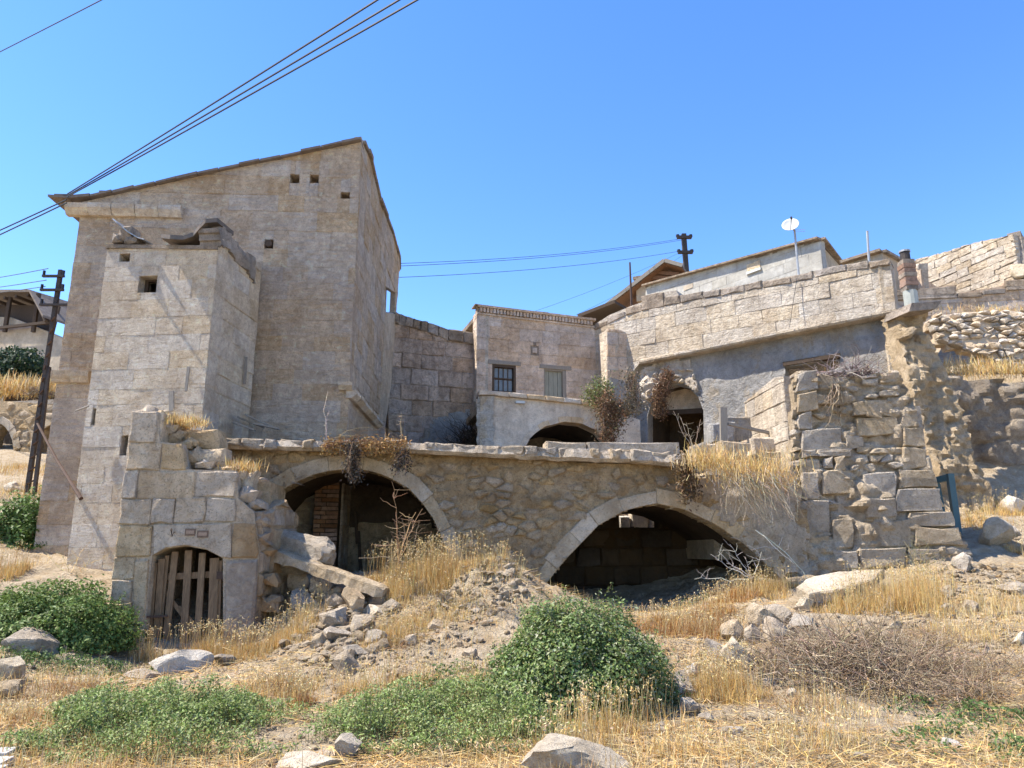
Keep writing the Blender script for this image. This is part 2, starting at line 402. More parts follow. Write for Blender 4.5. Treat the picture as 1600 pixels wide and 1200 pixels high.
def rubble(wall, region, spacing, mat, parent, rng, aspect=1.5, gap=.02, front=.0, bevel=.03, depth=.15, jit=.02, dome=.02, name='stone',
           avoid=(), minA=.004, keep=1.0, limit=300, corner=.17):
    region = ccw(region); us = [p[0] for p in region]; vv = [p[1] for p in region]
    su, sv = spacing * aspect, spacing; seeds = []; row = 0
    v = min(vv) - sv
    while v < max(vv) + sv:
        u = min(us) - su * (1 + .5 * (row % 2))
        while u < max(us) + su:
            seeds.append((u + rng.uniform(-.48, .48)*su, v + rng.uniform(-.44, .44)*sv)); u += su
        v += sv; row += 1
    cnt = 0
    for s in seeds:
        if rng.random() > keep: continue
        if any(inside(s, a) for a in avoid): continue
        cell = [(s[0]-su*1.2, s[1]-sv*1.2), (s[0]+su*1.2, s[1]-sv*1.2), (s[0]+su*1.2, s[1]+sv*1.2), (s[0]-su*1.2, s[1]+sv*1.2)]
        for q in seeds:
            dx, dy = (q[0]-s[0]), (q[1]-s[1])
            if q is s or abs(dx) > 2.4*su or abs(dy) > 2.4*sv: continue
            a, b = dx / su**2, dy / sv**2
            L = math.hypot(a, b)
            cell = clip_half(cell, a, b, a*(s[0]+q[0])/2 + b*(s[1]+q[1])/2 - gap*.5*L)
            if len(cell) < 3: break
        if len(cell) < 3: continue
        if not all(inside(p, region) for p in cell):
            cell = clip_convex(region, cell)
            if len(cell) < 3: continue
        cell = dedupe(cell, .012)
        if len(cell) < 3 or abs(area(cell)) < minA: continue
        # knock the corners off
        soft = []
        for i in range(len(cell)):
            a, b = cell[i], cell[(i+1) % len(cell)]
            k1, k2 = corner*rng.uniform(.3, 1.5), corner*rng.uniform(.3, 1.5); soft += [(a[0]*(1-k1)+b[0]*k1, a[1]*(1-k1)+b[1]*k1), (a[0]*k2+b[0]*(1-k2), a[1]*k2+b[1]*(1-k2))]
        if cnt >= limit: break
        if stone(wall, dedupe(soft, .01), mat, parent, front + rng.uniform(-1, 1)*jit, bevel, depth, jit*.4, rng, name, 0, dome): cnt += 1
    return cnt

def relief(wall, region, res, amp, off, mat, name, parent, seed=0, freq=1.0, fall=.0, sag=None, crack=0.0, **kw):
    """a rough sheet over a region of a wall, displaced by noise (earth, broken plaster, rock); closed by a skirt to the wall behind"""
    region = ccw(region)
    us = [p[0] for p in region]; vv = [p[1] for p in region]
    nu = int((max(us)-min(us))/res) + 2; nv = int((max(vv)-min(vv))/res) + 2
    V = []; idx = {}; F = []
    def vert(i, j):
        if (i, j) not in idx:
            u = min(us) + i*res; v = min(vv) + j*res
            q = Vector((u*freq + seed*7.3, v*freq, seed))
            k = noise.fractal(q*1.2, 1.0, 2.1, 5) * amp
            k += abs(noise.noise(q*.6 + Vector((3, 9, 1)))) * amp * .8
            if crack:
                dv = noise.voronoi(Vector((q.x*2.2, q.y*3.6, seed)))[0]; k -= crack*amp*max(0, .25 - (dv[1]-dv[0]))*4
                k += amp*.5*noise.fractal(q*5, 1.0, 2.1, 3)
            o = off + k + (sag(u, v) if sag else 0)
            idx[(i, j)] = len(V); V.append(wall.P(u + noise.noise(q*3)*res*.5, v + noise.noise(q*3.3+Vector((5, 5, 5)))*res*.5, o))
        return idx[(i, j)]
    for i in range(nu):
        for j in range(nv):
            c = (min(us) + (i+.5)*res, min(vv) + (j+.5)*res)
            if inside(c, region): F.append((vert(i, j), vert(i+1, j), vert(i+1, j+1), vert(i, j+1)))
    # skirt
    edges = {}
    for f in F:
        for a, b in zip(f, f[1:] + f[:1]): edges[(a, b)] = edges.get((a, b), 0) + 1
    back = {}
    for (a, b) in list(edges):
        if (b, a) not in edges:
            for k in (a, b):
                if k not in back: back[k] = len(V); V.append(V[k] - wall.n * (off + amp + .35))
            F.append((b, a, back[a], back[b]))
    return obj(name, V, F, mat, parent, smooth='angle', **kw)

def rock_mesh(size, rng, sub=3, chops=9, rough=.06):
    bm = bmesh.new(); bmesh.ops.create_icosphere(bm, subdivisions=sub, radius=1)
    off = Vector((rng.random()*50, rng.random()*50, rng.random()*50))
    planes = []
    for _ in range(chops):
        n = Vector((rng.gauss(0, 1), rng.gauss(0, 1), rng.gauss(0, .8))).normalized(); planes.append((n, rng.uniform(.38, .74)))
    V = []
    for v in bm.verts:
        p = v.co.copy()
        for n, d in planes:
            k = p.dot(n)
            if k > d: p -= n * (k - d)
        p *= 1 + noise.fractal(p*1.8 + off, 1.0, 2.2, 4) * rough * 2
        V.append(Vector((p.x*size[0], p.y*size[1], p.z*size[2])))
    F = [tuple(v.index for v in f.verts) for f in bm.faces]; bm.free()
    return V, F
# ================================================================== GROUND
ctl = []
for px, py, Y in [(0,1200,6.2),(400,1200,6.1),(800,1200,6.1),(1200,1200,6.1),(1600,1200,6.1),(0,1110,8),(200,1100,8.3),(500,1100,8.3),
    (800,1125,7.7),(280,1022,11.9),(200,1015,11.9),(380,1015,11.9),(20,1000,11),(100,895,13),(60,872,15.4),(150,905,13),(450,1000,11.5),(430,945,12.8),(600,1000,11),
    (610,905,12.9),(550,905,13.6),(470,905,13.6),(780,868,12.7),(740,890,12.5),(830,905,13),(700,950,12),(760,1000,10.8),(900,1000,10.5),(905,1110,8.3),
    (850,925,13.9),(1000,965,13),(1000,950,14.3),(1100,930,14.2),(1230,900,14.2),(1100,1000,11),(1150,1045,10),(1200,965,11.8),(1250,1000,11),(1350,925,13.5),
    (1500,880,14.3),(1590,800,17),(1540,835,16),(1600,900,13.5),(1600,1000,10.5),(1400,975,11.4),(1400,1100,8.3),(1600,1100,8.3),(1300,1060,9),
    (20,760,20),(30,700,27),(0,840,16),(-150,800,18),(-300,900,12),(-200,1100,8),(1800,860,15),(1800,1000,10.5),(1800,760,18),(1530,775,18.3),(1600,775,18.3)]:
    q = at(px, py, Y); ctl.append((q.x, q.y, q.z))
ctl += [(-2.8,16,1.05),(2.8,16.5,.6),(2.8,14.5,.55),(0,18,1.0),(-5,19,1.6),(5,18,1.6),(8,18,2.2),(-10,19,2.4),(0,24,3),(6,24,4),(-7,24,3.5),(0,30,7),(10,29,7.4),(20,30,11),
        (13,21.6,6.6),(17,21.6,6.6),(22,21,6.4),(30,40,15),(0,60,15),(-25,60,14),(40,60,20),(-30,40,9),(-16,33,6.3),(-40,20,3.5),(-40,5,-.5),(40,8,1),(40,20,7),
        (0,0,0),(-8,0,0),(8,0,0),(0,-10,-.4),(-40,-30,-3),(40,-30,-3),(0,-60,-6),(-200,-200,-14),(200,-200,-14),(-300,200,20),(300,200,32),(0,300,34),(0,500,36),(-500,0,4),(500,0,10),(0,-500,-16)]
C_ = np.array(ctl); _n = len(C_)
_A = np.linalg.norm(C_[:, None, :2] - C_[None, :, :2], axis=2)
_P = np.c_[np.ones(_n), C_[:, :2]]
_S = np.zeros((_n+3, _n+3)); _S[:_n, :_n] = _A - np.eye(_n)*.05; _S[:_n, _n:] = _P; _S[_n:, :_n] = _P.T
_W = np.linalg.solve(_S, np.r_[C_[:, 2], 0, 0, 0])
def rbf(x, y):
    x, y = np.asarray(x, float).ravel(), np.asarray(y, float).ravel()
    out = np.empty(len(x))
    for i in range(0, len(x), 20000):
        a = np.hypot(x[i:i+20000, None] - C_[:, 0], y[i:i+20000, None] - C_[:, 1])
        out[i:i+20000] = a @ _W[:_n] + _W[_n] + _W[_n+1]*x[i:i+20000] + _W[_n+2]*y[i:i+20000]
    return out
GX = np.r_[-600, -300, -150, -80, -50, -32, np.arange(-22, -13.5, .8), np.arange(-13, 13.01, .075), np.arange(13.5, 22, .8), 32, 50, 80, 150, 300, 600]
GY = np.r_[-600, -250, -100, -40, -15, -5, 0, 2, 3.5, np.arange(4.6, 17.8, .075), np.arange(18, 30, .6), 32, 36, 42, 50, 65, 90, 150, 300, 600]
_gx, _gy = np.meshgrid(GX, GY); GZ = rbf(_gx, _gy).reshape(_gx.shape)
for j in range(GZ.shape[0]):
    if not 4 < GY[j] < 19: continue
    for i in range(GZ.shape[1]):
        if -14 < GX[i] < 14:
            v = Vector((GX[i], GY[j], 0))
            a = min(1, max(.25, (GY[j] - 6) / 4))
            GZ[j, i] += (noise.fractal(v*.9, 1, 2.1, 3)*.10 + noise.fractal(v*3.0, 1, 2.1, 4)*.065 - abs(noise.noise(v*4.2))*.05) * a + abs(noise.noise(v*8))*.03
            mk = math.exp(-((GX[i]+.6)/1.5)**2 - ((GY[j]-12.3)/.9)**2)
            if mk > .05: GZ[j, i] += mk*(noise.fractal(v*1.9 + Vector((4, 4, 0)), 1, 2.2, 5)*.28 - abs(noise.noise(v*3))*.12)
def gz(x, y):
    x, y = np.asarray(x, float), np.asarray(y, float)
    i = np.clip(np.searchsorted(GX, x) - 1, 0, len(GX)-2); j = np.clip(np.searchsorted(GY, y) - 1, 0, len(GY)-2)
    tx = (x - GX[i]) / (GX[i+1]-GX[i]); ty = (y - GY[j]) / (GY[j+1]-GY[j])
    return (GZ[j, i]*(1-tx) + GZ[j, i+1]*tx)*(1-ty) + (GZ[j+1, i]*(1-tx) + GZ[j+1, i+1]*tx)*ty
def g1(x, y): return float(gz(np.array([x]), np.array([y]))[0])
def ghit(px, py):
    d = ray(px, py); Y = np.arange(4.5, 40, .03); X = d.x/d.y*Y; Z = EYE.z + d.z/d.y*Y
    k = np.nonzero(Z <= gz(X, Y))[0]; k = k[0] if len(k) else len(Y)-1
    return Vector((X[k], Y[k], float(gz(X[k:k+1], Y[k:k+1])[0])))
nx_, ny_ = len(GX), len(GY)
_V = np.c_[_gx.ravel(), _gy.ravel(), GZ.ravel()]
_a = (np.arange(ny_-1)[:, None]*nx_ + np.arange(nx_-1)[None, :]).ravel()
_T = np.r_[np.c_[_a, _a+1, _a+nx_+1], np.c_[_a, _a+nx_+1, _a+nx_]]
m, nt, p, pos = newmat('dry_soil')
n1 = noi(nt, pos, .55, 7, .65); n2 = noi(nt, pos, 4.5, 8, .7); n3 = noi(nt, pos, 26, 6, .7)
c = mixc(nt, ramp(nt, n1, [(.38, 0), (.62, 1)]), (.42, .33, .22), (.34, .25, .155))
c = mixc(nt, ramp(nt, n2, [(.42, 0), (.66, 1)]), c, (.50, .415, .30))
c = mixc(nt, ramp(nt, n3, [(.52, 0), (.72, .8)]), c, (.19, .13, .08))
c = mixc(nt, ramp(nt, n2, [(.28, .6), (.42, 0)]), c, (.40, .28, .13))
nt.links.new(c, p.inputs['Base Color'])
bump(nt, p, mth(nt, 'ADD', mth(nt, 'MULTIPLY', n2, 1.0), mth(nt, 'MULTIPLY', n3, .5)), .12, 1.0)
M['soil'] = m
np_obj('ground', _V, _T, M['soil'], smooth=True, kind='structure', label='dry pale slope of soil and straw in front of the ruins')

# ================================================================== TALL HOUSE
rng = random.Random(11)
TF = Wall.px((88, 600, 15.85), (553, 450, 16.2))
th = thing('tall_house', 'tall blank stone house with a single sloping roof, left of centre', 'house', TF.P(TF.len/2, 1.2))
uL, uR = 0.0, TF.len
roof_line = [TF.uv(*q) for q in [(568, 222), (430, 250), (285, 281), (128, 316)]]
reg = [(uL, .6), (uR, .6), (uR, roof_line[0][1])] + roof_line[1:3] + [(uL, roof_line[3][1])]
holes = [TF.rect(453, 272, 468, 286), TF.rect(484, 273, 498, 286), TF.rect(532, 300, 547, 310), TF.rect(413, 374, 427, 388)]
prism(TF, [reg] + [rect_loop(h) for h in holes], -.011, -.6, 'front_wall', M['tower'], th)
courses(TF, reg, holes, .40, .85, M['tower'], th, rng, gap=.004, front=0, bevel=.003, depth=.05, jit=.005, wob=.007, hv=.25)
# putlog stub in the round hole
q = TF.hit(420, 381); MB().tube([q - TF.n*.3, q + TF.n*.05], .085, 9).build('beam_end', M['wood_dark'], th)
TC = TF.P(uR, 0)
TR = Wall((TC.x - .002, TC.y + .06), (TC.x - .22, TC.y + 7.3))
rr = [TR.uv(*q) for q in [(568, 222), (579, 250), (593, 312), (614, 366), (624, 404), (624.5, 420), (619, 490), (611, 600), (603, 668)]]
reg = [(0, .8), (rr[-1][0], .8)] + rr[::-1] ; reg[-1] = (0, rr[0][1])
hole = TR.poly([(603.5, 447), (618.5, 457), (617, 489), (601.5, 487)])
prism(TR, [reg, hole], -.02, -.18, 'side_wall', M['tower'], th)
hr = (min(h[0] for h in hole), min(h[1] for h in hole), max(h[0] for h in hole), max(h[1] for h in hole))
courses(TR, [r for r in reg], [hr, (hr[0]+.1, 1, 20, hr[1])], .47, .85, M['tower'], th, rng, gap=.01, front=.005, bevel=.01, depth=.05, jit=.012, wob=.008)
prism(TR, [TR.poly([(601, 489), (617.5, 491), (610, 600), (601, 660), (590, 655), (594, 618)])], .03, -.01, 'plaster_panel', M['annex'], th)
# string course on the side, cornice on the front
def course_bar(wall, u0, z0, u1, z1, h, out, name, mat, parent, n=7, rng=rng):
    for i in range(n):
        a, b = i/n, (i+1)/n; g = .006
        ua, ub = u0+(u1-u0)*a+g, u0+(u1-u0)*b-g; za, zb = z0+(z1-z0)*a, z0+(z1-z0)*b
        o = out + rng.uniform(-.02, .02)
        P = [(-.05, 0), (o*.45, 0), (o, h*.55), (o, h), (-.05, h)]
        V = [wall.P(ua, za+k, d) for d, k in P] + [wall.P(ub, zb+k, d) for d, k in P]
        F = [(i_, (i_+1) % 5, 5+(i_+1) % 5, 5+i_) for i_ in range(5)] + [(4, 3, 2, 1, 0), (5, 6, 7, 8, 9)]
        obj(name, V, F, mat, parent)
a, b = TR.uv(535, 612), TR.uv(588, 668)
course_bar(TR, -.12, a[1], b[0], a[1], .17, .2, 'moulding_stone', M['annex'], th, 7)
a, b = TF.uv(530, 612), TF.uv(549, 612); course_bar(TF, a[0], a[1]+.02, TF.len+.1, a[1]+.02, .17, .2, 'moulding_stone', M['annex'], th, 1)
a, b = TF.uv(118, 338), TF.uv(286, 341)
course_bar(TF, -.28, a[1], b[0], a[1], .26, .2, 'cornice_stone', M['annex'], th, 5)
a, b = TF.uv(82, 598), TF.uv(141, 598); course_bar(TF, -.1, a[1], b[0], a[1], .26, .12, 'moulding_stone', M['annex'], th, 2)
# roof slabs along the verge, fascia and the sheet behind
lo, hi = TF.uv(88, 312), TF.uv(570, 216)
S_ = Wall(TF.P(0, 0)[:2], TF.P(1, 0)[:2])
N = 15
def verge(u):
    pts = [(-.75, lo[1])] + [(q[0], q[1]) for q in roof_line[::-1]]
    pts = sorted(pts); 
    for (a0, z0), (a1, z1) in zip(pts, pts[1:]):
        if u <= a1: return z0 + (z1-z0)*(u-a0)/(a1-a0)
    return pts[-1][1]
for i in range(N):
    ua, ub = -.7 + (uR+.72)*i/N, -.7 + (uR+.72)*(i+1)/N - .015
    d = rng.uniform(-.015, .02); t = rng.uniform(.045, .075)
    za, zb = verge(max(ua, -.7)) + d, verge(ub) + d + rng.uniform(-.01, .02)
    f, bk = .1 + rng.uniform(-.05, .06), -.9
    V = [S_.P(u, z, o) for o in (f, bk) for u, z in ((ua, za), (ub, zb), (ub, zb+t), (ua, za+t))]
    obj('roof_slab', V, [(0,1,2,3), (7,6,5,4), (0,4,5,1), (1,5,6,2), (2,6,7,3), (3,7,4,0)], M['tile'], th)
V = [S_.P(u, verge(u)+.02+k, o) for o in (-.92, -8.2) for u, k in ((-.7, 0), (uR*.5, 0), (uR, 0), (uR, .05), (uR*.5, .05), (-.7, .05))]
obj('roof_deck', V, [(0,1,2,3,4,5), (11,10,9,8,7,6)] + [(i, 6+i, 6+(i+1) % 6, (i+1) % 6) for i in range(6)], M['tile'], th)
for u in (-.45, -.3, -.02, .5): 
    z = verge(u) + .08
    MB().box(TF.P(u, z + .03, -.1), TF.d*rng.uniform(.1, .2), TF.n*.15, (0, 0, .035)).build('loose_tile', M['tile'], th)
# eave coping stones on the side wall
for (a, b) in zip(rr[:5], rr[1:6]):
    for t0 in (0, .5):
        ua, ub = a[0]+(b[0]-a[0])*t0, a[0]+(b[0]-a[0])*(t0+.47); za, zb = a[1]+(b[1]-a[1])*t0, a[1]+(b[1]-a[1])*(t0+.47)
        k = rng.uniform(0, .05)
        V = [TR.P(u, z, o) for o in (.04+k, -.16) for u, z in ((ua, za-.04), (ub, zb-.04), (ub, zb+.03+k), (ua, za+.03+k))]
        obj('coping_stone', V, [(0,1,2,3), (7,6,5,4), (0,4,5,1), (1,5,6,2), (2,6,7,3), (3,7,4,0)], M['cap'], th)
bl = TF.P(0, 0); br = TR.P(7.3, 0)
far = TF.P(0, 0, -7.6)
prism(TF.shift(-7.5), [[(uL, 2), (uR-.2, 2), (uR-.2, roof_line[0][1]-.1), (roof_line[1][0], roof_line[1][1]), (roof_line[2][0], roof_line[2][1]), (uL, roof_line[3][1])]], 0, -.3, 'rear_wall', M['tower'], th)
mb = MB(); mb.beam((bl.x+.3, bl.y+.62, 4.9), (far.x+.3, far.y, 4.9), .5, 8.6); mb.build('end_wall', M['tower'], th)
# small low opening under the moulding, and two vertical pipes beside it
q0, q1 = TR.uv(548, 680), TR.uv(570, 672)
# ------------------------------------------------------------------ downpipes leaning by the side wall
mb = thing('drain_pipes', 'bundle of dark upright pipes at the back corner of the tall house', 'pipe', TR.P(5.6, 3.2, .2))
for k in range(3):
    MB().tube([TR.P(5.5+k*.28, 3.1, .18), TR.P(5.52+k*.28, 4.6, .18), TR.P(5.62+k*.28, 4.75, .1)], .05, 6).build('pipe', M['iron'], mb)

# ================================================================== ANNEX
rng = random.Random(12)
q0, q1 = at(142, 600, 14.12), at(332, 480, 13.92)
AF = Wall((q0.x, q0.y), (q1.x, q1.y))
an = thing('stair_annex', 'pale square stone annex with one small window, against the front of the tall house', 'outbuilding', AF.P(AF.len/2, .8))
zt0, zt1 = AF.uv(190, 383)[1], AF.uv(338, 386)[1]
reg = [(-.02, .3), (AF.len, .3), (AF.len, zt1), (AF.len*.5, AF.uv(270, 384)[1]), (.1, zt0), (-.02, zt0-.1)]
win = AF.rect(216, 431, 245, 457); h2 = AF.rect(186, 396, 203, 409)
sl = AF.rect(188, 680, 199, 712); sl2 = AF.rect(143, 638, 149, 664)
prism(AF, [reg] + [rect_loop(h) for h in (win, h2, sl, sl2)], -.008, -.45, 'front_wall', M['annex'], an)
courses(AF, reg, [win, h2, sl, sl2], .37, .85, M['annex'], an, rng, gap=.005, front=0, bevel=.003, depth=.05, jit=.003, wob=.005, hv=.2)
fr = (win[0]+.02, win[1]+.02, win[2]-.02, win[3]-.02)
prism(AF, [rect_loop(win), rect_loop((win[0]+.07, win[1]+.03, win[2]-.03, win[3]-.04))], -.22, -.28, 'window_frame', M['wood_dark'], an)
ac = AF.P(AF.len, 0); d = AF.d
AS = Wall((ac.x - AF.n.x*.06, ac.y - AF.n.y*.06), (ac.x - AF.n.x*2.05, ac.y - AF.n.y*2.05))
sp = [AS.uv(*q) for q in [(344, 366), (352, 362), (366, 382), (382, 396), (398, 402)]]
reg = [(0, .5), (AS.len, .5), (AS.len, sp[-1][1]), (sp[3][0], sp[3][1]), (sp[2][0], sp[2][1]-.02), (.05, sp[0][1]-.02), (0, zt1)]
prism(AS, [reg], -.015, -.4, 'side_wall', M['annex'], an)
regs = [(u, min(z, 20)) for u, z in reg]
courses(AS, regs, [], .4, .7, M['annex'], an, rng, gap=.012, front=0, bevel=.012, depth=.05, jit=.012, wob=.008)
# sagging mortar cap on the side wall
capt = [AS.uv(*q) for q in [(338, 358), (349, 355), (362, 374), (378, 392), (398, 401)]]
capb = [AS.uv(*q) for q in [(340, 384), (352, 388), (368, 408), (384, 424), (397, 444)]]
relief(AS, capt + capb[::-1], .05, .05, .04, M['cap'], 'mortar_cap', an, 3, 2.0)
mb = MB(); x = AF.P(.0, 0); mb.beam(AF.P(.2, 4, -.46), AF.P(.2, 4, -1.95), .35, 7.2); mb.build('end_wall', M['annex'], an)
V = [AF.P(u, z, o) for u, z, o in ((-.05, zt0+.02, .03), (AF.len, zt1+.02, .03), (AF.len-.05, zt1+.02, -2), (0, zt0+.02, -2))]
V += [v - Vector((0, 0, .08)) for v in V]
obj('roof_deck', V, [(0,1,2,3), (7,6,5,4), (0,4,5,1), (1,5,6,2), (2,6,7,3), (3,7,4,0)], M['cap'], an)
for (x0, y0, x1, y1) in [(176, 366, 192, 379), (186, 356, 206, 378), (196, 370, 214, 381)]:
    r = AF.rect(x0, y0, x1, y1); stone(AF, rect_loop(r), M['cap'], an, .05, .04, .35, .03, rng, wob=.03, dome=.02)
# bent metal sheets lying on the annex roof
def sheet(pts, w0, w1, name, label, t=.02, mat='sheet'):
    P = [AF.uv(*p) for p in pts]; V = []
    for (u, z), i in zip(P, range(len(P))):
        k = .05*math.sin(i*1.7)
        V += [AF.P(u, z, w0 + k), AF.P(u + .03, z + .02*math.sin(i*2.1), w1 + k), AF.P(u, z+t, w0 + k), AF.P(u + .03, z + t + .02*math.sin(i*2.1), w1 + k)]
    F = []
    for i in range(len(P)-1):
        a, b = 4*i, 4*i+4
        F += [(a, b, b+1, a+1), (a+2, a+3, b+3, b+2), (a, a+2, b+2, b), (a+1, b+1, b+3, a+3)]
    F += [(0, 1, 3, 2), (4*len(P)-4, 4*len(P)-2, 4*len(P)-1, 4*len(P)-3)]
    obj(name, V, F, M[mat], None, label=label, cat='metal sheet')
sheet([(181, 346), (190, 354), (204, 366), (218, 374), (231, 379)], .12, -.4, 'metal_sheet', 'curled pale metal sheet standing up at the left end of the annex roof')
sheet([(258, 377), (274, 380), (292, 379), (306, 373), (318, 364), (328, 355), (344, 351)], .16, -.5, 'metal_sheet', 'bent dark metal sheet sagging along the right end of the annex roof', .09, 'sheet_dark')
for (a, b, w, lab) in [((297, 574), (294, 613), .05, 'upright weathered stick on the annex front beside its right corner'),
                       ((270, 612), (272, 644), .09, 'short split board leaning on the annex front above the gate ruin')]:
    A, B = AF.hit(*a), AF.hit(*b); m_ = MB(); m_.beam(A + AF.n*.05, B + AF.n*.09, w, .03)
    m_.build('stick', M['wood_grey'], None, label=lab, cat='stick')
A = AS.hit(381, 558); B = AS.hit(377, 600); MB().beam(A + AS.n*.05, B + AS.n*.07, .06, .03).build('stick', M['wood_grey'], None, label='dark upright lath on the shaded side of the annex by the tall house', cat='stick')
A, B = AF.hit(124, 644), AF.hit(144, 636); MB().tube([A + AF.n*.12, B + AF.n*.1], .018, 5).build('stick', M['wood_grey'], None, label='thin twig sticking out left of the narrow slot in the annex', cat='stick')
A, B = TF.hit(79, 668) + TF.n*.5, AF.hit(135, 780) + AF.n*.15
MB().tube([A, A.lerp(B, .5) - Vector((0, 0, .05)), B], .022, 6, .04).build('iron_rod', M['rust'], None, label='thin iron rod leaning against the left edge of the annex', cat='rod')

# ================================================================== GATE RUIN (stub with the wooden gate)
rng = random.Random(13)
q0, q1 = at(186, 800, 11.95), at(408, 850, 12.1)
SF = Wall((q0.x, q0.y), (q1.x, q1.y))
gr = thing('gate_ruin', 'broken stone wall stub stepping down to the right around a slatted wooden gate', 'ruin', SF.P(SF.len/2, .05))
outline = [(160, 1030), (205, 641), (246, 643), (248, 690), (284, 693), (290, 733), (368, 735), (371, 778), (396, 800), (408, 860), (398, 1030)]
gate_px = [(222, 1035), (229, 940), (236, 868), (258, 857), (290, 853), (322, 859), (347, 872), (350, 1035)]
gate_uv = SF.poly(gate_px)
o = SF.poly(outline)
# wall outline with the doorway cut into its foot
zb = -.25
gl, grr = gate_uv[0][0]*.5+gate_uv[1][0]*.5, gate_uv[-1][0]
notched = [(0.0, zb), (gl, zb)] + gate_uv[1:-1] + [(grr, zb), (SF.len-.06, zb), (SF.len-.03, o[9][1])] + [q for q in o[8:1:-1]] + [(0.02, o[1][1])]
prism(SF, [notched], -.035, -.6, 'core_wall', M['gate'], gr)
blocks = [(204,641,244,690),(197,692,250,734),(252,694,290,733),(192,736,214,778),(216,736,303,778),(306,737,369,776),(186,780,235,819),(237,780,272,817),
          (274,778,320,816),(322,779,366,814),(178,821,237,868),(363,817,404,872),
          (172,871,209,905),(168,907,205,940),(163,942,205,975),(150,977,222,1040)]
for b in blocks:
    poly = rect_loop(SF.rect(*b)); poly = clip_convex(ccw(notched), poly)
    if poly: stone(SF, poly, M['gate_red'] if b[0] > 360 else M['gate'], gr, .0, .015, .12, .014, rng, wob=.018)
stone(SF, SF.poly([(240,820),(361,818),(361,872),(347,870),(322,857),(290,851),(258,855),(240,866)]), M['gate'], gr, .012, .015, .12, .004, rng, 'lintel')
stone(SF, SF.poly([(211,876),(232,874),(228,940),(222,978),(207,978)]), M['gate'], gr, .02, .02, .12, .01, rng, 'jamb_stone')
stone(SF, SF.poly([(352,876),(402,874),(398,950),(390,1030),(350,1030)]), M['gate_red'], gr, .02, .035, .12, .02, rng, 'jamb_stone')
# plates on the lintel
for r in ((290,826,306,837), (309,829,326,840)):
    q = SF.rect(*r); pl = prism(SF, [rect_loop(q)], .03, .008, 'door_plate', M['plate'], gr)
    prism(SF, [rect_loop((q[0]+.02, q[1]+.03, q[2]-.02, q[3]-.03))], .034, .03, 'plate_mark', M['platemark'], pl)
A = SF.hit(268, 826); MB().tube([A + SF.n*.0, A + SF.n*.07 + Vector((.02, 0, -.02)), A + SF.n*.05 + Vector((.04, 0, -.12)), A + Vector((.06, 0, -.05)) + SF.n*.03], .011, 5).build('hook', M['rust'], gr)
# rear stones, stepping back up on the top
for (x0, y0, x1, y1, off, dp) in [(268,672,340,702,-.45,.5),(285,700,352,730,-.3,.4),(245,660,280,690,-.5,.4),(330,728,372,740,-.25,.3),(372,737,396,775,-.3,.35),(255,690,300,698,-.2,.3),
                                  (208,640,262,668,-.3,.3)]:
    w2 = SF.shift(off); poly = rect_loop(w2.rect(x0, y0, x1, y1)); stone(w2, poly, M['gate'], gr, 0, .05, dp, .02, rng, wob=.035, dome=.03)
# right flank of the stub, facing the arches
e = SF.P(SF.len, 0)
SS = Wall((e.x, e.y + .07), (e.x + .12, e.y + 1.6))
fl = [(0, zb), (SS.len, zb), (SS.len, SS.uv(424, 800)[1]), (.9, SS.uv(416, 775)[1]), (.4, o[8][1]+.1), (0, o[8][1])]
prism(SS, [fl], -.04, -.42, 'core_wall', M['gate_red'], gr)
courses(SS, fl, [], .38, .55, M['gate_red'], gr, rng, gap=.02, front=0, bevel=.035, depth=.14, jit=.03, wob=.02)
for (x, y, s) in [(388,765,.2),(402,784,.17),(412,800,.15),(380,742,.16),(398,752,.15)]:
    w2 = SF.shift(-.7); u, z = w2.uv(x, y); stone(w2, [(u-s, z-s*.5), (u+s, z-s*.5), (u+s, z+s*.45), (u-s, z+s*.45)], M['gate_red'], gr, 0, .04, .3, .03, rng, wob=.03, dome=.03)
for (x, y, s_, off) in [(250,652,.13,-.2),(262,668,.16,-.25),(246,688,.1,-.1),(292,692,.14,-.3),(300,712,.2,-.25),(318,726,.15,-.15),(352,732,.13,-.12),(366,742,.15,-.2),(384,772,.16,-.1),
                         (396,790,.17,-.15),(404,812,.15,-.05),(409,838,.14,-.1),(412,862,.16,-.2),(416,905,.15,-.15),(420,940,.2,-.2),(275,680,.12,-.3),(230,642,.14,-.15),(340,716,.15,-.35)]:
    w2 = SF.shift(off); u, z = w2.uv(x, y); k = rng.uniform(.5, .9)
    stone(w2, [(u-s_, z-s_*k), (u+s_*.8, z-s_*k), (u+s_, z+s_*.2), (u+s_*.3, z+s_*k*.9), (u-s_*.7, z+s_*k*.7)], M['gate_red'] if x > 375 else M['gate'], gr, 0, .05, .3, .04, rng, wob=.05, dome=.05)
# left flank so the stub is solid, and its return to the annex
s0 = SF.P(0, 0); LW = Wall((s0.x, s0.y + 1.95), (s0.x, s0.y + .09))
fl = [(0, zb), (LW.len, zb), (LW.len, o[1][1]-.02), (.9, o[1][1]-.1), (0, o[1][1]-.6)]
prism(LW, [fl], -.03, -.5, 'core_wall', M['gate'], gr)
courses(LW, fl, [], .4, .6, M['gate'], gr, rng, gap=.015, front=0.01, bevel=.02, depth=.1, jit=.015, wob=.012)
# masonry filling behind the gate head, dark room behind
mb = MB(); c0 = SF.P(.15, 0, -.62); mb.box(SF.P(SF.len*.5, 2.35, -1.2), SF.d*(SF.len*.5-.08), SF.n*.55, (0, 0, .42)).build('wall_filling', M['gate'], gr)
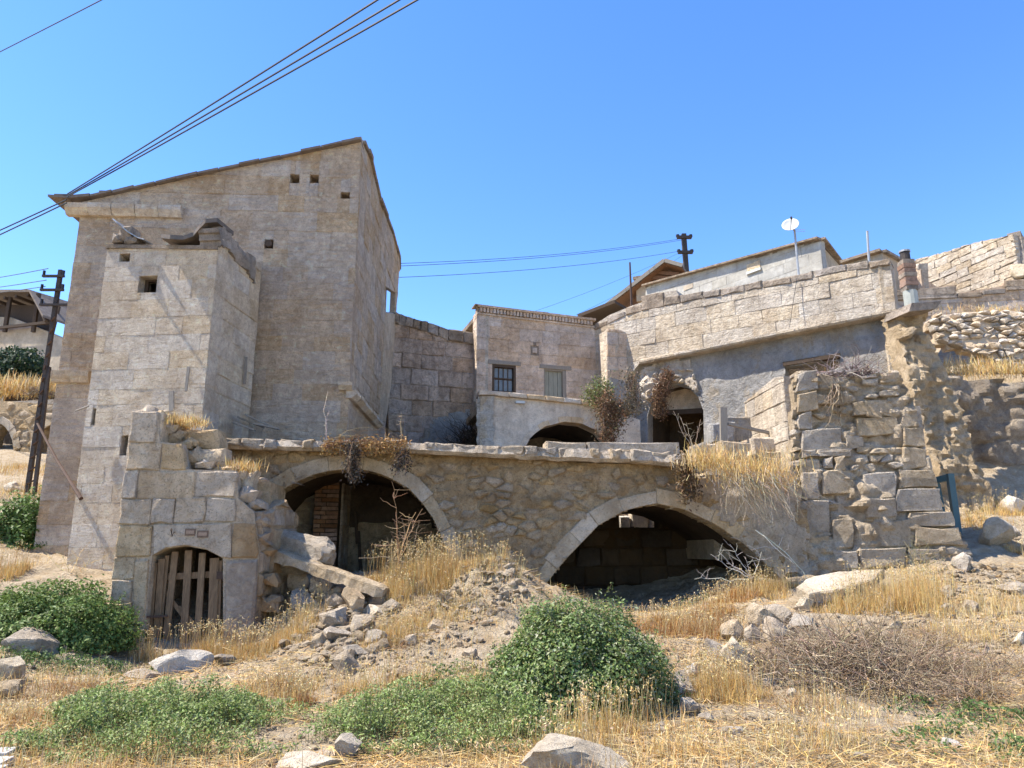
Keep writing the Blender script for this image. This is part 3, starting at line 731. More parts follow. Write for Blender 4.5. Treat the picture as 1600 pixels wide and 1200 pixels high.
# --- the gate
g = SF.shift(-.2)
gate = MB().beam(g.hit(243, 1020)+g.n*.0, g.hit(254, 873), .1, .06).build('gate', M['wood'], gr)
for (x0, y0, x1, y1, w) in [(247,1015,261,868,.06),(262,1015,274,862,.1),(286,1012,295,860,.11),(308,1012,317,864,.1),(332,1010,336,872,.14),(340,1010,345,876,.05),(232,1018,243,880,.07)]:
    k = rng.uniform(-.02, .03)
    A, B = g.hit(x0, y0) + g.n*k, g.hit(x1, y1) + g.n*(k + rng.uniform(-.01, .02))
    if x0 == 262: A = g.hit(258, 1012)
    MB().beam(A, B, w, .035, up=tuple(SF.n)).build('slat', M['wood'], gate)
for (a, b, w) in [((247, 902), (342, 897), .1), ((252, 918), (312, 1000), .06), ((278, 948), (330, 1005), .05)]:
    MB().beam(g.hit(*a) - g.n*.045, g.hit(*b) - g.n*.045, w, .03, up=tuple(SF.n)).build('rail', M['wood'], gate)
MB().beam(g.hit(219, 963) + g.n*.17, g.hit(264, 962) + g.n*.06, .045, .03).build('bolt', M['rust'], gate)
MB().box(g.hit(345, 899) + g.n*.04, SF.d*.05, SF.n*.01, (0, 0, .06)).build('hinge_plate', M['rust'], gate)
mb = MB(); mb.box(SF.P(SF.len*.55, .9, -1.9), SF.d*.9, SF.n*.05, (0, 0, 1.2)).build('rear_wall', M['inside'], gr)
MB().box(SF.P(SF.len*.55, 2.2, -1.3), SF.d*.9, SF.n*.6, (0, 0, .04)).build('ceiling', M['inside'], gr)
# ================================================================== ARCADE (two arches under the terrace)
rng = random.Random(21)
AW = Wall.px((395, 800, 13.65), (1260, 850, 14.55))
ar = thing('arcade', 'rubble wall with two wide stone arches carrying a broken terrace slab', 'ruin', AW.P(AW.len/2, .6))
archL = AW.poly([(416,800),(420,786),(440,764),(480,744),(520,734),(560,732),(600,741),(640,764),(670,797),(694,845),(703,880)])
archR = AW.poly([(845,928),(862,900),(886,872),(935,821),(975,798),(1023,786),(1070,796),(1120,820),(1170,856),(1222,905)])
zb = .1
archL = [(archL[0][0]-.15, zb), (archL[0][0]-.1, archL[0][1]-.5)] + archL + [(archL[-1][0]+.1, zb)]
archR = [(archR[0][0]-.12, zb)] + archR + [(archR[-1][0]+.1, zb)]
top = AW.poly([(1262,905),(1262,800),(1225,742),(1150,752),(1092,752),(1072,728),(900,722),(640,706),(480,702),(350,696)])
uA = AW.uv(350, 780)[0]
region = [(uA, zb-.2), (archL[0][0], zb-.2)] + archL + [(archL[-1][0], zb-.2), (archR[0][0], zb-.2)] + archR + [(archR[-1][0], zb-.2), (top[0][0], zb-.2)] + top[1:] + [(uA, top[-1][1])]
prism(AW, [region], -.05, -.55, 'core_wall', M['arch'], ar)
def arch_ring(wall, pts, w, n, mat, parent, front, depth, rng, name='voussoir', wvar=.02):
    L = [0]
    for a, b in zip(pts, pts[1:]): L.append(L[-1] + math.hypot(b[0]-a[0], b[1]-a[1]))
    def P(s):
        for i in range(len(L)-1):
            if s <= L[i+1] + 1e-9:
                t = (s-L[i])/(L[i+1]-L[i]); a, b = pts[i], pts[i+1]
                return (a[0]+(b[0]-a[0])*t, a[1]+(b[1]-a[1])*t)
        return pts[-1]
    def Nn(s):
        a, b = P(max(0, s-.25)), P(min(L[-1], s+.25)); dx, dy = b[0]-a[0], b[1]-a[1]; l = math.hypot(dx, dy)
        return (-dy/l, dx/l)
    cuts = [0] + [L[-1]*(i+rng.uniform(-.12, .12))/n for i in range(1, n)] + [L[-1]]
    outer = []
    for a, b in zip(cuts, cuts[1:]):
        a2, b2 = a+.002, b-.002; ww = w + rng.uniform(-wvar, wvar); mid = (a2+b2)/2
        inn = [P(a2), P(mid), P(b2)]; out = []
        for s in (b2, mid, a2):
            p_, n_ = P(s), Nn(s); out.append((p_[0]+n_[0]*ww, p_[1]+n_[1]*ww))
        outer.append(inn + out)
        stone(wall, inn + out, mat, parent, front + rng.uniform(-.012, .012), .01, depth, .008, rng, name)
    return outer
arch_ring(AW, archL[1:-1], .25, 8, M['vouss'], ar, .0, .5, rng, wvar=.035)
arch_ring(AW, archR[1:-1], .27, 10, M['vouss'], ar, .0, .5, rng, wvar=.05)
def offset_poly(pts, w):
    o = []
    for i, p in enumerate(pts):
        a, b = pts[max(0, i-1)], pts[min(len(pts)-1, i+1)]; dx, dy = b[0]-a[0], b[1]-a[1]; l = math.hypot(dx, dy) or 1
        o.append((p[0]-dy/l*w, p[1]+dx/l*w))
    return o
bandL = archL + offset_poly(archL, .33)[::-1]; bandR = archR + offset_poly(archR, .35)[::-1]
relief(AW, region, .06, .055, -.04, M['arch'], 'rough_mortar', ar, 18, 2.2, crack=.5)
rubble(AW, region, .17, M['arch'], ar, rng, 1.6, .025, .0, .025, .12, .03, .006, avoid=[bandL, bandR], keep=.62, corner=.1)
# vaults behind the arches
def vault(pts, depth, name, k=.97):
    cx = sum(p[0] for p in pts)/len(pts); V = []; n = len(pts)
    for dz in (0.5, depth):
        V += [AW.P(cx + (u-cx)*1.0, z, -dz) for u, z in pts]
    for dz in (0.5, depth):
        V += [AW.P(cx + (u-cx)*1.12, z+.16, -dz) for u, z in pts]
    F = []
    for i in range(n-1): F += [(i, i+1, n+i+1, n+i), (2*n+i+1, 2*n+i, 3*n+i, 3*n+i+1), (i, 2*n+i, 2*n+i+1, i+1), (n+i+1, 3*n+i+1, 3*n+i, n+i)]
    obj(name, V, F, M['inside'], ar)
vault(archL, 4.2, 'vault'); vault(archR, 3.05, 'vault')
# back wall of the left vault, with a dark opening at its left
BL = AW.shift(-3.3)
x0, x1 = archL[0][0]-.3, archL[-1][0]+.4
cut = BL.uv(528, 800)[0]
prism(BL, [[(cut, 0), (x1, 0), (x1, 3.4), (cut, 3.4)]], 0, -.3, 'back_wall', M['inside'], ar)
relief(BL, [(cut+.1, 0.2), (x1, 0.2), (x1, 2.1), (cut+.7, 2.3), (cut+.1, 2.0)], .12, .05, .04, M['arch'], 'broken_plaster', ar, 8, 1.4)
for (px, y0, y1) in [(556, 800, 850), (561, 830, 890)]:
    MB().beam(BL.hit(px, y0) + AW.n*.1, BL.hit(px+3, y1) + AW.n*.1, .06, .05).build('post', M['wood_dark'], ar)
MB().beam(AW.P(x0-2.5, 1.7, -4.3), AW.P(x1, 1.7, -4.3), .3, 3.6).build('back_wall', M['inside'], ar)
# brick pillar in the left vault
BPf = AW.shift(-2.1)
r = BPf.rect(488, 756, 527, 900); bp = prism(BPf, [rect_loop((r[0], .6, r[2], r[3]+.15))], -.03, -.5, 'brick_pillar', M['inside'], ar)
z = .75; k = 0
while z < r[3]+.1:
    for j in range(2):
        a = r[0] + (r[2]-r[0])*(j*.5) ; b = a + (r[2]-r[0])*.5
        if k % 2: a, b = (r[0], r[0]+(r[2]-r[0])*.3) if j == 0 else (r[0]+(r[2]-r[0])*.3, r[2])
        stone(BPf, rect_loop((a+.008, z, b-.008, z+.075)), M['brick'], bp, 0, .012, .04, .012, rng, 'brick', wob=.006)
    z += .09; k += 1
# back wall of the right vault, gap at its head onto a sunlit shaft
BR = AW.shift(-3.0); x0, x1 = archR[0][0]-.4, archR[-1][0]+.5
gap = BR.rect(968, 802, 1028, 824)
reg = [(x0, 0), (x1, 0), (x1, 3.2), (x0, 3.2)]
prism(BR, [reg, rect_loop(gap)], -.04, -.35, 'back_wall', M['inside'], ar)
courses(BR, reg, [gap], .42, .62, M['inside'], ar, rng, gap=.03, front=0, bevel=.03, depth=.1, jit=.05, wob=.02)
wb = BR.shift(-.9)
for (a, b, c, d) in [(969,806,985,823),(987,801,1013,823),(1016,802,1026,823)]:
    stone(wb, rect_loop(wb.rect(a, b, c, d+14)), M['white_rock'], ar, 0, .03, .3, .03, rng, wob=.02)
MB().beam(wb.P(x0, 1.6, -.5), wb.P(x1, 1.6, -.5), .3, 3.4).build('back_wall', M['balcony'], ar)
# spandrel side walls inside
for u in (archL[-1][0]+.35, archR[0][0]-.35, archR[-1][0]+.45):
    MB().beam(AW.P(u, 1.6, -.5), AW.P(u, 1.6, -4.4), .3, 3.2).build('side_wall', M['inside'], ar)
# terrace slab with ragged nosing
TW = AW.shift(.3)
tp = TW.poly([(345,686),(500,689),(640,691),(830,700),(1000,705),(1072,713)])
bt = TW.poly([(345,700),(500,704),(640,707),(830,717),(1000,723),(1072,730)])
V = []; F = []; n = 60; u0, u1 = tp[0][0], tp[-1][0]
def interp(ps, u):
    for a, b in zip(ps, ps[1:]):
        if u <= b[0]: return a[1] + (b[1]-a[1])*(u-a[0])/(b[0]-a[0])
    return ps[-1][1]
rows = []
hole_u = (BR.uv(968, 800)[0]-1.3, BR.uv(1028, 800)[0]+.3)
for i in range(n+1):
    u = u0 + (u1-u0)*i/n; zt, zb_ = interp(tp, u), interp(bt, u); j = noise.fractal(Vector((u*2.1, 0, 3)), 1, 2, 4)*.09
    z2 = noise.fractal(Vector((u*3.1, 4, 3)), 1, 2, 4)*.02
    rows.append([(u, zt+z2, .25+j), (u, zb_+.06+z2, .3+j), (u, zb_+z2*2, .22+j), (u, zb_+.02, -.05), (u, zb_+.05, -3.35), (u, zt, -3.35)])
for r in rows: V += [AW.P(*q) for q in r]
for i in range(n):
    for k in range(6): a, b = 6*i+k, 6*i+(k+1) % 6; F.append((a, b, b+6, a+6))
F += [(5,4,3,2,1,0), tuple(6*n+k for k in range(6))]
obj('terrace_slab', V, F, M['slab'], ar)
MB().box(AW.P((u0+hole_u[0])/2, 3.3, -5.05), AW.d*((hole_u[0]-u0)/2), AW.n*1.68, (0, 0, .12)).build('terrace_slab', M['slab'], ar)
MB().box(AW.P((u1+1+hole_u[1])/2, 3.25, -5.05), AW.d*((u1+1-hole_u[1])/2), AW.n*1.68, (0, 0, .12)).build('terrace_slab', M['slab'], ar)
# ragged stones along the slab nosing
rr_ = random.Random(5); u = u0
while u < u1 - .2:
    w = rr_.uniform(.18, .5); zt, zb_ = interp(tp, u), interp(bt, u)
    if rr_.random() < .8:
        h = rr_.uniform(.45, 1.0)
        stone(TW, [(u, zt-(zt-zb_)*h), (u+w-.02, zt-(zt-zb_)*h), (u+w-.02, zt+.02), (u, zt+.02)], M['slab'], ar, rr_.uniform(-.05, .05), .03, .3, .02, rr_, 'nosing_stone', wob=.025)
    u += w
for (x0_, y0_, x1_, y1_) in [(853,690,916,703),(919,691,1062,706)]:
    w2 = AW.shift(.05); r = w2.rect(x0_, y0_, x1_, y1_); stone(w2, rect_loop((r[0], r[1]-.08, r[2], r[3])), M['slab'], ar, 0, .03, .5, .01, rng, 'kerb_stone', wob=.015)
# earth and broken masonry at the right shoulder of the right arch
relief(AW, AW.poly([(1085,752),(1110,742),(1160,742),(1240,738),(1262,800),(1262,895),(1225,893),(1190,862),(1150,828),(1110,800),(1085,788)]), .08, .1, .0, M['pier'], 'earth_shoulder', ar, 4, 1.3)

# ================================================================== RUINED PIER at the right
rng = random.Random(22)
q0, q1 = at(1240, 700, 15.0), at(1470, 760, 14.9)
PR = Wall((q0.x, q0.y), (q1.x, q1.y))
pr = thing('ruined_pier', 'massive ruined stone pier of cut blocks and earth right of the arches', 'ruin', PR.P(PR.len/2, 1.2))
poly_px = [(1225,900),(1228,740),(1238,700),(1240,584),(1258,578),(1300,590),(1345,588),(1398,580),(1418,604),(1436,690),(1462,785),(1505,868),(1512,910)]
pu = PR.poly(poly_px); pu = [(u, max(z, .6)) for u, z in pu]
batter = lambda u, v: (4.8 - v)*.10
relief(PR, pu, .06, .17, .05, M['pier'], 'earth_core', pr, 2, .9, sag=batter, crack=.6)
mb = MB(); mb.box(PR.P(PR.len*.5, 2.4, -1.0), PR.d*(PR.len*.5), PR.n*.6, (0, 0, 2.2)).build('core_wall', M['pier'], pr)
tr = [[(1243,585),(1275,580),(1276,608),(1243,612)],[(1278,582),(1312,592),(1312,612),(1278,609)],[(1243,616),(1275,612),(1276,640),(1243,645)],[(1262,614),(1300,616),(1300,632),(1262,634)],
      [(1245,648),(1267,645),(1268,670),(1245,672)],[(1248,673),(1312,672),(1313,703),(1249,704)],[(1246,706),(1270,705),(1272,716),(1247,718)],[(1273,703),(1325,703),(1325,714),(1274,715)],
      [(1276,741),(1300,737),(1326,752),(1328,774),(1277,774)],[(1344,744),(1388,737),(1393,745),(1389,776),(1342,775)],[(1405,702),(1438,703),(1441,732),(1403,734)],
      [(1397,736),(1448,735),(1456,762),(1396,764)],[(1393,766),(1456,763),(1462,797),(1392,798)],[(1409,801),(1472,800),(1480,822),(1410,822)],[(1330,820),(1412,812),(1414,852),(1330,854)],
      [(1290,812),(1321,812),(1322,856),(1290,856)],[(1240,786),(1285,784),(1288,832),(1242,834)],[(1416,826),(1484,825),(1492,852),(1418,854)],[(1330,857),(1398,856),(1400,884),(1331,886)],
      [(1402,857),(1450,857),(1455,884),(1403,884)],[(1282,716),(1294,716),(1294,734),(1282,734)],[(1298,717),(1312,716),(1312,736),(1298,737)],[(1405,640),(1426,640),(1432,668),(1404,670)],
      [(1404,604),(1420,606),(1424,634),(1405,636)],[(1330,628),(1392,625),(1393,650),(1330,652)],[(1335,655),(1398,654),(1398,680),(1336,682)],[(1404,672),(1434,672),(1438,699),(1404,700)],
      [(1300,776),(1340,778),(1340,806),(1300,806)],[(1344,780),(1388,780),(1388,808),(1344,808)],[(1246,720),(1276,718),(1275,738),(1247,740)],[(1246,742),(1272,742),(1273,780),(1246,781)],
      [(1252,838),(1286,836),(1288,868),(1253,870)],[(1318,684),(1345,684),(1345,700),(1318,700)],[(1290,860),(1326,860),(1326,888),(1290,888)]]
class Batter2(Wall):
    def P(s, u, z, off=0.0): return s.p0 + s.d*u + s.n*(off + batter(u, z)) + Vector((0, 0, z))
TRP = []
for t in tr:
    uv = PR.poly(t); c_ = sum(v for _, v in uv)/len(uv); TRP.append(uv)
    f = batter(0, c_) + .075 + rng.uniform(-.05, .06)
    big = (t[1][0]-t[0][0]) < 20
    stone(PR, uv, M['pier'], pr, f - .02, .018, .4, .03, rng, wob=.03, dome=.02 if big else 0)
rubble(Batter2(PR.p0[:2], (PR.p0 + PR.d*PR.len)[:2]), pu, .15, M['pier'], pr, rng, 2.0, .025, .04, .03, .3, .035, .0, avoid=TRP, keep=.38, limit=240)
# left flank of the pier, in full sun
e = PR.P(0, 0); PL = Wall((e.x - .1, e.y + 2.6), (e.x, e.y + .22))
fl = [(0, .8), (PL.len, .8), (PL.len, PR.uv(1243, 584)[1]), (PL.len-.5, PR.uv(1240, 578)[1]), (0, PR.uv(1240, 590)[1])]
prism(PL, [fl], 0, -.3, 'side_wall', M['cream'], pr); courses(PL, fl, [], .4, .6, M['cream'], pr, rng, .015, .02, .02, .08, .012, wob=.01)
# broken steps and low blocks between arcade and pier
stw = AW.shift(-1.4)
ls = thing('block_steps', 'low broken courses of pale blocks between terrace and ruined pier', 'ruin', stw.P(stw.uv(1190, 720)[0], 2.8))
for r, off, dp in [((1175,683,1240,706),0,.8),((1178,704,1228,716),.25,.5),((1128,690,1178,716),-.1,.7),((1085,694,1120,716),.2,.3),((1130,652,1240,690),-1.3,.5),((1112,660,1150,692),-1.0,.5),((1195,716,1242,738),.3,.5),((1226,690,1245,716),.35,.4)]:
    w2 = stw.shift(off); rr2 = w2.rect(*r)
    stone(w2, rect_loop(rr2), M['gate'] if off > -.5 else M['plaster'], ls, 0, .04, dp, .02, rng, wob=.03)
MB().box(stw.P(stw.uv(1180, 720)[0], 2.2, -1.0), stw.d*1.1, stw.n*1.2, (0, 0, .75)).build('earth_fill', M['pier'], ls)
stone(AW, AW.poly([(1080,700),(1100,690),(1120,712),(1104,728),(1086,722)]), M['boulder'], None, .0, .03, .3, .02, rng, 'stone', label=None)
_o = bpy.data.objects['stone'] if False else [o for o in bpy.data.objects if o.parent is None and o.name.startswith('stone')][-1]
_o['label'] = 'tilted pale block at the right end of the terrace slab'; _o['category'] = 'stone'
# timber post with a fallen rail
w2 = AW.shift(-1.6)
MB().beam(w2.hit(1131, 694), w2.hit(1130, 637), .15, .1).build('wooden_post', M['wood_grey'], None, label='short grey wooden post standing behind the dry grass on the terrace', cat='post')
MB().beam(w2.hit(1137, 662), w2.hit(1232, 683), .09, .06).build('wooden_rail', M['wood_grey'], None, label='grey timber rail sloping down from the short post to the pier', cat='rail')

# ================================================================== MIDDLE WALL, BACK HOUSE, TERRACE HOUSE
rng = random.Random(31)
MW = Wall.px((604, 600, 23.2), (748, 600, 24.2))
mw = thing('weathered_wall', 'dark weathered block wall between the tall house and the house with shutters', 'wall', MW.P(MW.len/2, 3.2))
reg = MW.poly([(606,720),(748,720),(746,520),(700,514),(668,503),(645,497),(622,489),(606,487)])
prism(MW, [reg], -.04, -.5, 'core_wall', M['weather'], mw)
courses(MW, MW.poly([(606,720),(748,720),(746,538),(700,531),(668,518),(645,512),(622,506),(606,503)]), [], .5, .8, M['weather'], mw, rng, .02, 0, .025, .1, .02, wob=.02)
cp = MW.poly([(608,488),(622,490),(645,498),(668,504),(700,515),(746,521)]); cb = MW.poly([(608,503),(622,507),(645,513),(668,519),(700,532),(746,539)])
for (a, b, c_, d_) in zip(cp, cp[1:], cb, cb[1:]):
    for t in (0, .5):
        L = lambda p_, q_, s: (p_[0]+(q_[0]-p_[0])*s, p_[1]+(q_[1]-p_[1])*s)
        stone(MW, [L(c_, d_, t+.02), L(c_, d_, t+.49), L(a, b, t+.49), L(a, b, t+.02)], M['cap'], mw, .06, .03, .55, .03, rng, 'coping_stone', wob=.025)
relief(MW, MW.poly([(640,720),(748,720),(735,640),(690,650),(660,680)]), .15, .04, .03, M['plaster'], 'plaster_patch', mw, 6, 1.0)

BH = Wall.px((744, 600, 23.7), (931, 600, 25.0))
bh = thing('shuttered_house', 'pinkish stone house front with a barred window, a shutter and a toothed cornice', 'house', BH.P(BH.len/2, 3.2))
reg = BH.poly([(743,760),(931,760),(931,512),(840,495),(745,487)])
w1 = BH.rect(769, 570, 806, 612); w2r = BH.rect(850, 577, 885, 624); nich = BH.rect(829, 540, 842, 555)
prism(BH, [reg, rect_loop(w1), rect_loop(w2r), rect_loop(nich)], -.02, -.5, 'front_wall', M['back'], bh)
courses(BH, reg, [w1, w2r, nich], .45, .85, M['back'], bh, rng, .006, 0, .008, .04, .006, wob=.004)
a, b = BH.uv(722, 476), BH.uv(931, 500)
ztop = lambda u: a[1] + (b[1]-a[1])*(u-a[0])/(b[0]-a[0])
z0_, z1_ = BH.uv(770, 489)[1], BH.uv(920, 507)[1]
zc = lambda u: z0_ + (z1_-z0_)*(u-BH.uv(770, 489)[0])/(BH.uv(920, 507)[0]-BH.uv(770, 489)[0])
u = -.1
while u < BH.len - .05:                                   # parapet stones
    w = rng.uniform(.45, .8); w = min(w, BH.len - u)
    zt = min(ztop(u), ztop(u+w)) + rng.uniform(-.02, .03)
    stone(BH, [(u+.006, zc(u)+.2), (u+w-.006, zc(u+w)+.2), (u+w-.006, zt), (u+.006, zt)], M['cap'], bh, .12, .02, .5, .015, rng, 'coping_stone', wob=.015)
    u += w
u = .12
while u < BH.len - .06:                                   # teeth of the cornice
    MB().box(BH.P(u, zc(u)+.04, .02), BH.d*.042, BH.n*.09, (0, 0, .075)).build('tooth', M['back'], bh); u += .118
MB().beam(BH.P(0, zc(0)+.16, .03), BH.P(BH.len, zc(BH.len)+.16, .03), .24, .075).build('cornice', M['back'], bh)
MB().beam(BH.P(0, zc(0)-.08, .0), BH.P(BH.len, zc(BH.len)-.08, .0), .1, .06).build('cornice', M['back'], bh)
e = BH.P(0, 0); BHL = Wall((e.x - .35, e.y + 3.2), (e.x - .01, e.y + .06))
prism(BHL, [[(0, 3), (BHL.len, 3), (BHL.len, ztop(0)), (0, ztop(0)-.15)]], 0, -.4, 'side_wall', M['cream'], bh)
courses(BHL, [(0, 6), (BHL.len, 6), (BHL.len, ztop(0)), (0, ztop(0)-.15)], [], .4, .6, M['cream'], bh, rng, .02, .03, .02, .08, .02, wob=.02)
e2 = BH.P(BH.len, 0)
mb = MB(); A = BHL.P(0, 6); B = e2 + Vector((-.3, 3.2, 6)); mb.beam(A, B, .4, 6).build('rear_wall', M['back'], bh)
V = [BH.P(0, ztop(0)-.25, -.3), BH.P(BH.len, ztop(BH.len)-.25, -.3), BH.P(BH.len, ztop(BH.len)-.25, -3.4), BH.P(0, ztop(0)-.25, -3.4)]
V += [v - Vector((0, 0, .15)) for v in V]
obj('roof_deck', V, [(0,1,2,3), (7,6,5,4), (0,4,5,1), (1,5,6,2), (2,6,7,3), (3,7,4,0)], M['cap'], bh)
# window with bars and dusty panes
wf = prism(BH, [rect_loop(w1), rect_loop((w1[0]+.08, w1[1]+.02, w1[2]-.08, w1[3]-.09))], .0, -.12, 'window', M['wood_dark'], bh)
W_, H_ = w1[2]-w1[0], w1[3]-w1[1]
for k in range(4):
    for (za, zb2) in ((.05, .5), (.52, .93)):
        ua = w1[0]+.09+(W_-.18)*k/4
        prism(BH, [rect_loop((ua+.012, w1[1]+H_*za, ua+(W_-.18)/4-.012, w1[1]+H_*zb2-.05))], -.1, -.115, 'pane', M['glass'], wf)
for k in range(3):
    ua = w1[0]+.09+(W_-.18)*(k+1)/4; MB().beam(BH.P(ua, w1[1], -.09), BH.P(ua, w1[3]-.08, -.09), .03).build('bar', M['wood_dark'], wf)
MB().beam(BH.P(w1[0]+.05, w1[1]+H_*.5, -.085), BH.P(w1[2]-.05, w1[1]+H_*.5, -.085), .035).build('bar', M['wood_dark'], wf)
for w in (w1, w2r):
    stone(BH, rect_loop((w[0]-.16, w[3]-.0, w[2]+.18, w[3]+.13)), M['wood_grey'], bh, .03, .012, .12, .005, rng, 'lintel', wob=.008)
sh = prism(BH, [rect_loop(w2r), rect_loop((w2r[0]+.05, w2r[1]+.0, w2r[2]-.13, w2r[3]-.06))], -.02, -.14, 'shutter', M['wood_grey'], bh)
ww = (w2r[2]-.13-w2r[0]-.05)/4
for k in range(4):
    u = w2r[0]+.05+ww*k; prism(BH, [rect_loop((u+.006, w2r[1]-.5, u+ww-.006, w2r[3]-.06))], -.1+.006*(k % 2), -.14, 'board', M['shutter'], sh)
pq = prism(BH, [rect_loop(nich)], -.03, -.1, 'plaque', M['cap'], bh)
n2 = nich; MB().box(BH.P((n2[0]+n2[2])/2, (n2[1]+n2[3])/2, -.01), BH.d*.08, BH.n*.03, (0, 0, .09)).build('relief', M['back'], pq)
MB().box(BH.P((n2[0]+n2[2])/2, n2[3]+.06, -.01), BH.d*.05, BH.n*.03, (0, 0, .06)).build('relief', M['cap'], pq)
# black metal flue behind cornice
TB = Wall.px((750, 650, 20.0), (1000, 660, 20.9))
tb = thing('terrace_house', 'rendered lower storey with a low arch, below the shuttered house', 'house', TB.P(TB.len/2, 3.2))
arc = TB.poly([(820,700),(830,682),(850,667),(880,659),(910,662),(935,674),(952,694)])
arc = [(arc[0][0], 2.8)] + arc + [(arc[-1][0], 2.8)]
tl = TB.poly([(751,617),(765,615),(935,632),(945,640)])
zr = TB.uv(1000, 640)[1]
reg = [(0, 2.6), (arc[0][0], 2.6)] + arc + [(arc[-1][0], 2.6), (TB.len, 2.6), (TB.len, zr-.3), tl[3], tl[2], tl[1], (0, tl[0][1]-.05)]
prism(TB, [reg], 0, -.5, 'front_wall', M['balcony'], tb)
arch_ring(TB, arc[1:-1], .16, 9, M['balcony'], tb, .012, .3, rng)
V = []; n = len(arc)
for dz in (.5, 3): V += [TB.P(u, z, -dz) for u, z in arc]
obj('vault', V, [(i, i+1, n+i+1, n+i) for i in range(n-1)], M['inside'], tb)
MB().beam(TB.P(arc[0][0]-.3, 4, -3), TB.P(arc[-1][0]+.3, 4, -3), .2, 3.4).build('back_wall', M['arch'], tb)
e = TB.P(0, 0); TL = Wall((e.x + .02, e.y + .5), (e.x, e.y))
relief(TL.shift(.02), [(0, 2.9), (.5, 2.9), (.5, tl[0][1]-.03), (0, tl[0][1]-.03)], .05, .08, .03, M['cream'], 'broken_end', tb, 9, 3)
relief(TB.shift(.0), TB.poly([(750,700),(763,700),(760,640),(762,622),(750,622)]), .05, .06, .02, M['cream'], 'broken_end', tb, 10, 3)
for i in range(6):
    a_, b_ = tl[1], tl[2]; t0, t1 = i/6, (i+1)/6
    ua, ub = a_[0]+(b_[0]-a_[0])*t0, a_[0]+(b_[0]-a_[0])*t1-.01
    if i == 0: ua = -.05
    za, zb2 = a_[1]+(b_[1]-a_[1])*t0, a_[1]+(b_[1]-a_[1])*t1
    stone(TB, [(ua, za-.06), (ub, zb2-.06), (ub, zb2+.07), (ua, za+.07)], M['balcony'], tb, .13, .02, .6, .012, rng, 'coping_stone', wob=.008)
V = [TB.P(.1, tl[1][1]-.1, -.3), TB.P(TB.len, tl[1][1]-.1, -.3), TB.P(TB.len, tl[1][1]-.1, -3.6), TB.P(.1, tl[1][1]-.1, -3.6)]; V += [v - Vector((0, 0, .2)) for v in V]
obj('floor_slab', V, [(0,1,2,3), (7,6,5,4), (0,4,5,1), (1,5,6,2), (2,6,7,3), (3,7,4,0)], M['slab'], tb)
lr = TB.rect(805, 627, 819, 631); MB().box(TB.P((lr[0]+lr[2])/2, (lr[1]+lr[3])/2, .05), TB.d*.13, TB.n*.04, (0, 0, .035)).build('wall_lamp', M['white'], tb)

# ================================================================== LONG WALL on the right
rng = random.Random(41)
e = BH.P(BH.len, 0)
LWd = Vector((.815, -.58)).normalized()
RW = Wall((e.x, e.y), (e.x + LWd.x*9.6, e.y + LWd.y*9.6))
lw = thing('long_wall', 'long pale tuff block wall above a blue-grey plastered wall, rising to the right', 'wall', RW.P(RW.len/2, 4.5))
topl = [(931,505),(952,492),(985,478),(1003,472),(1003,463),(1056,453),(1061,463),(1130,450),(1200,438),(1262,426),(1320,413),(1392,404)]
bot = [(1399,488),(1320,503),(1230,521),(1150,537),(1075,552),(1000,566),(985,585)]
tu, bu = RW.poly(topl), RW.poly(bot); uE = RW.uv(1396, 450)[0]
reg = tu[:-1] + [(uE, tu[-1][1]), (uE, bu[0][1])] + bu[1:] + [(bu[-1][0]-.02, 3.0), (0, 3.0)]
prism(RW, [reg], -.018, -.6, 'upper_wall', M['cream'], lw)
reg2 = RW.poly([(931,516),(985,490),(1060,474),(1130,461),(1200,449),(1262,437),(1320,424)]) + [(uE, tu[-1][1]-.13), (uE, bu[0][1])] + bu[1:] + [(bu[-1][0]-.02, 3.0), (0, 3.0)]
courses(RW, reg2, [], .5, .9, M['cream'], lw, rng, .007, .0, .010, .1, .010, wob=.012)
capl = RW.poly([(931,516),(985,490),(1060,474),(1130,461),(1200,449),(1262,437),(1320,424),(1393,415)])
u = 0
def ci(ps, u): return interp(sorted(ps), u)
while u < uE - .05:
    w = min(rng.uniform(.5, .95), uE-u); zt = min(ci(tu, u+.05), ci(tu, u+w-.05)) + rng.uniform(-.02, .02)
    stone(RW, [(u+.008, ci(capl, u)-.0), (u+w-.008, ci(capl, u+w)-.0), (u+w-.008, zt), (u+.008, zt)], M['cap'], lw, .04, .03, .6, .02, rng, 'coping_stone', wob=.025); u += w
MB().beam(RW.P(.05, 3, -.35), RW.P(.05, tu[0][1]-.05, -.35), .7, .5).build('corner_block', M['cream'], lw)
# ledge
led = sorted(bu[:-1]); L0, L1 = led[0][0], uE + .05; nL = 12
for i in range(nL):
    ua, ub = L0+(L1-L0)*i/nL, L0+(L1-L0)*(i+1)/nL-.008
    za, zb2 = ci(led, ua), ci(led, ub); k = .05*min(1, (i+.5)/2.5)
    o_ = (.09 + .12*min(1, i/3)) + rng.uniform(-.015, .015)
    V = [RW.P(u_, z_+dz, o2) for u_, z_ in ((ua, za), (ub, zb2)) for dz, o2 in ((-.07, -.3), (-.07, o_-.05), (-.02, o_), (.04, o_), (.1, .0), (.1, -.3))]
    obj('ledge_stone', V, [(j, (j+1) % 6, 6+(j+1) % 6, 6+j) for j in range(6)] + [(5,4,3,2,1,0), (6,7,8,9,10,11)], M['cream'], lw)
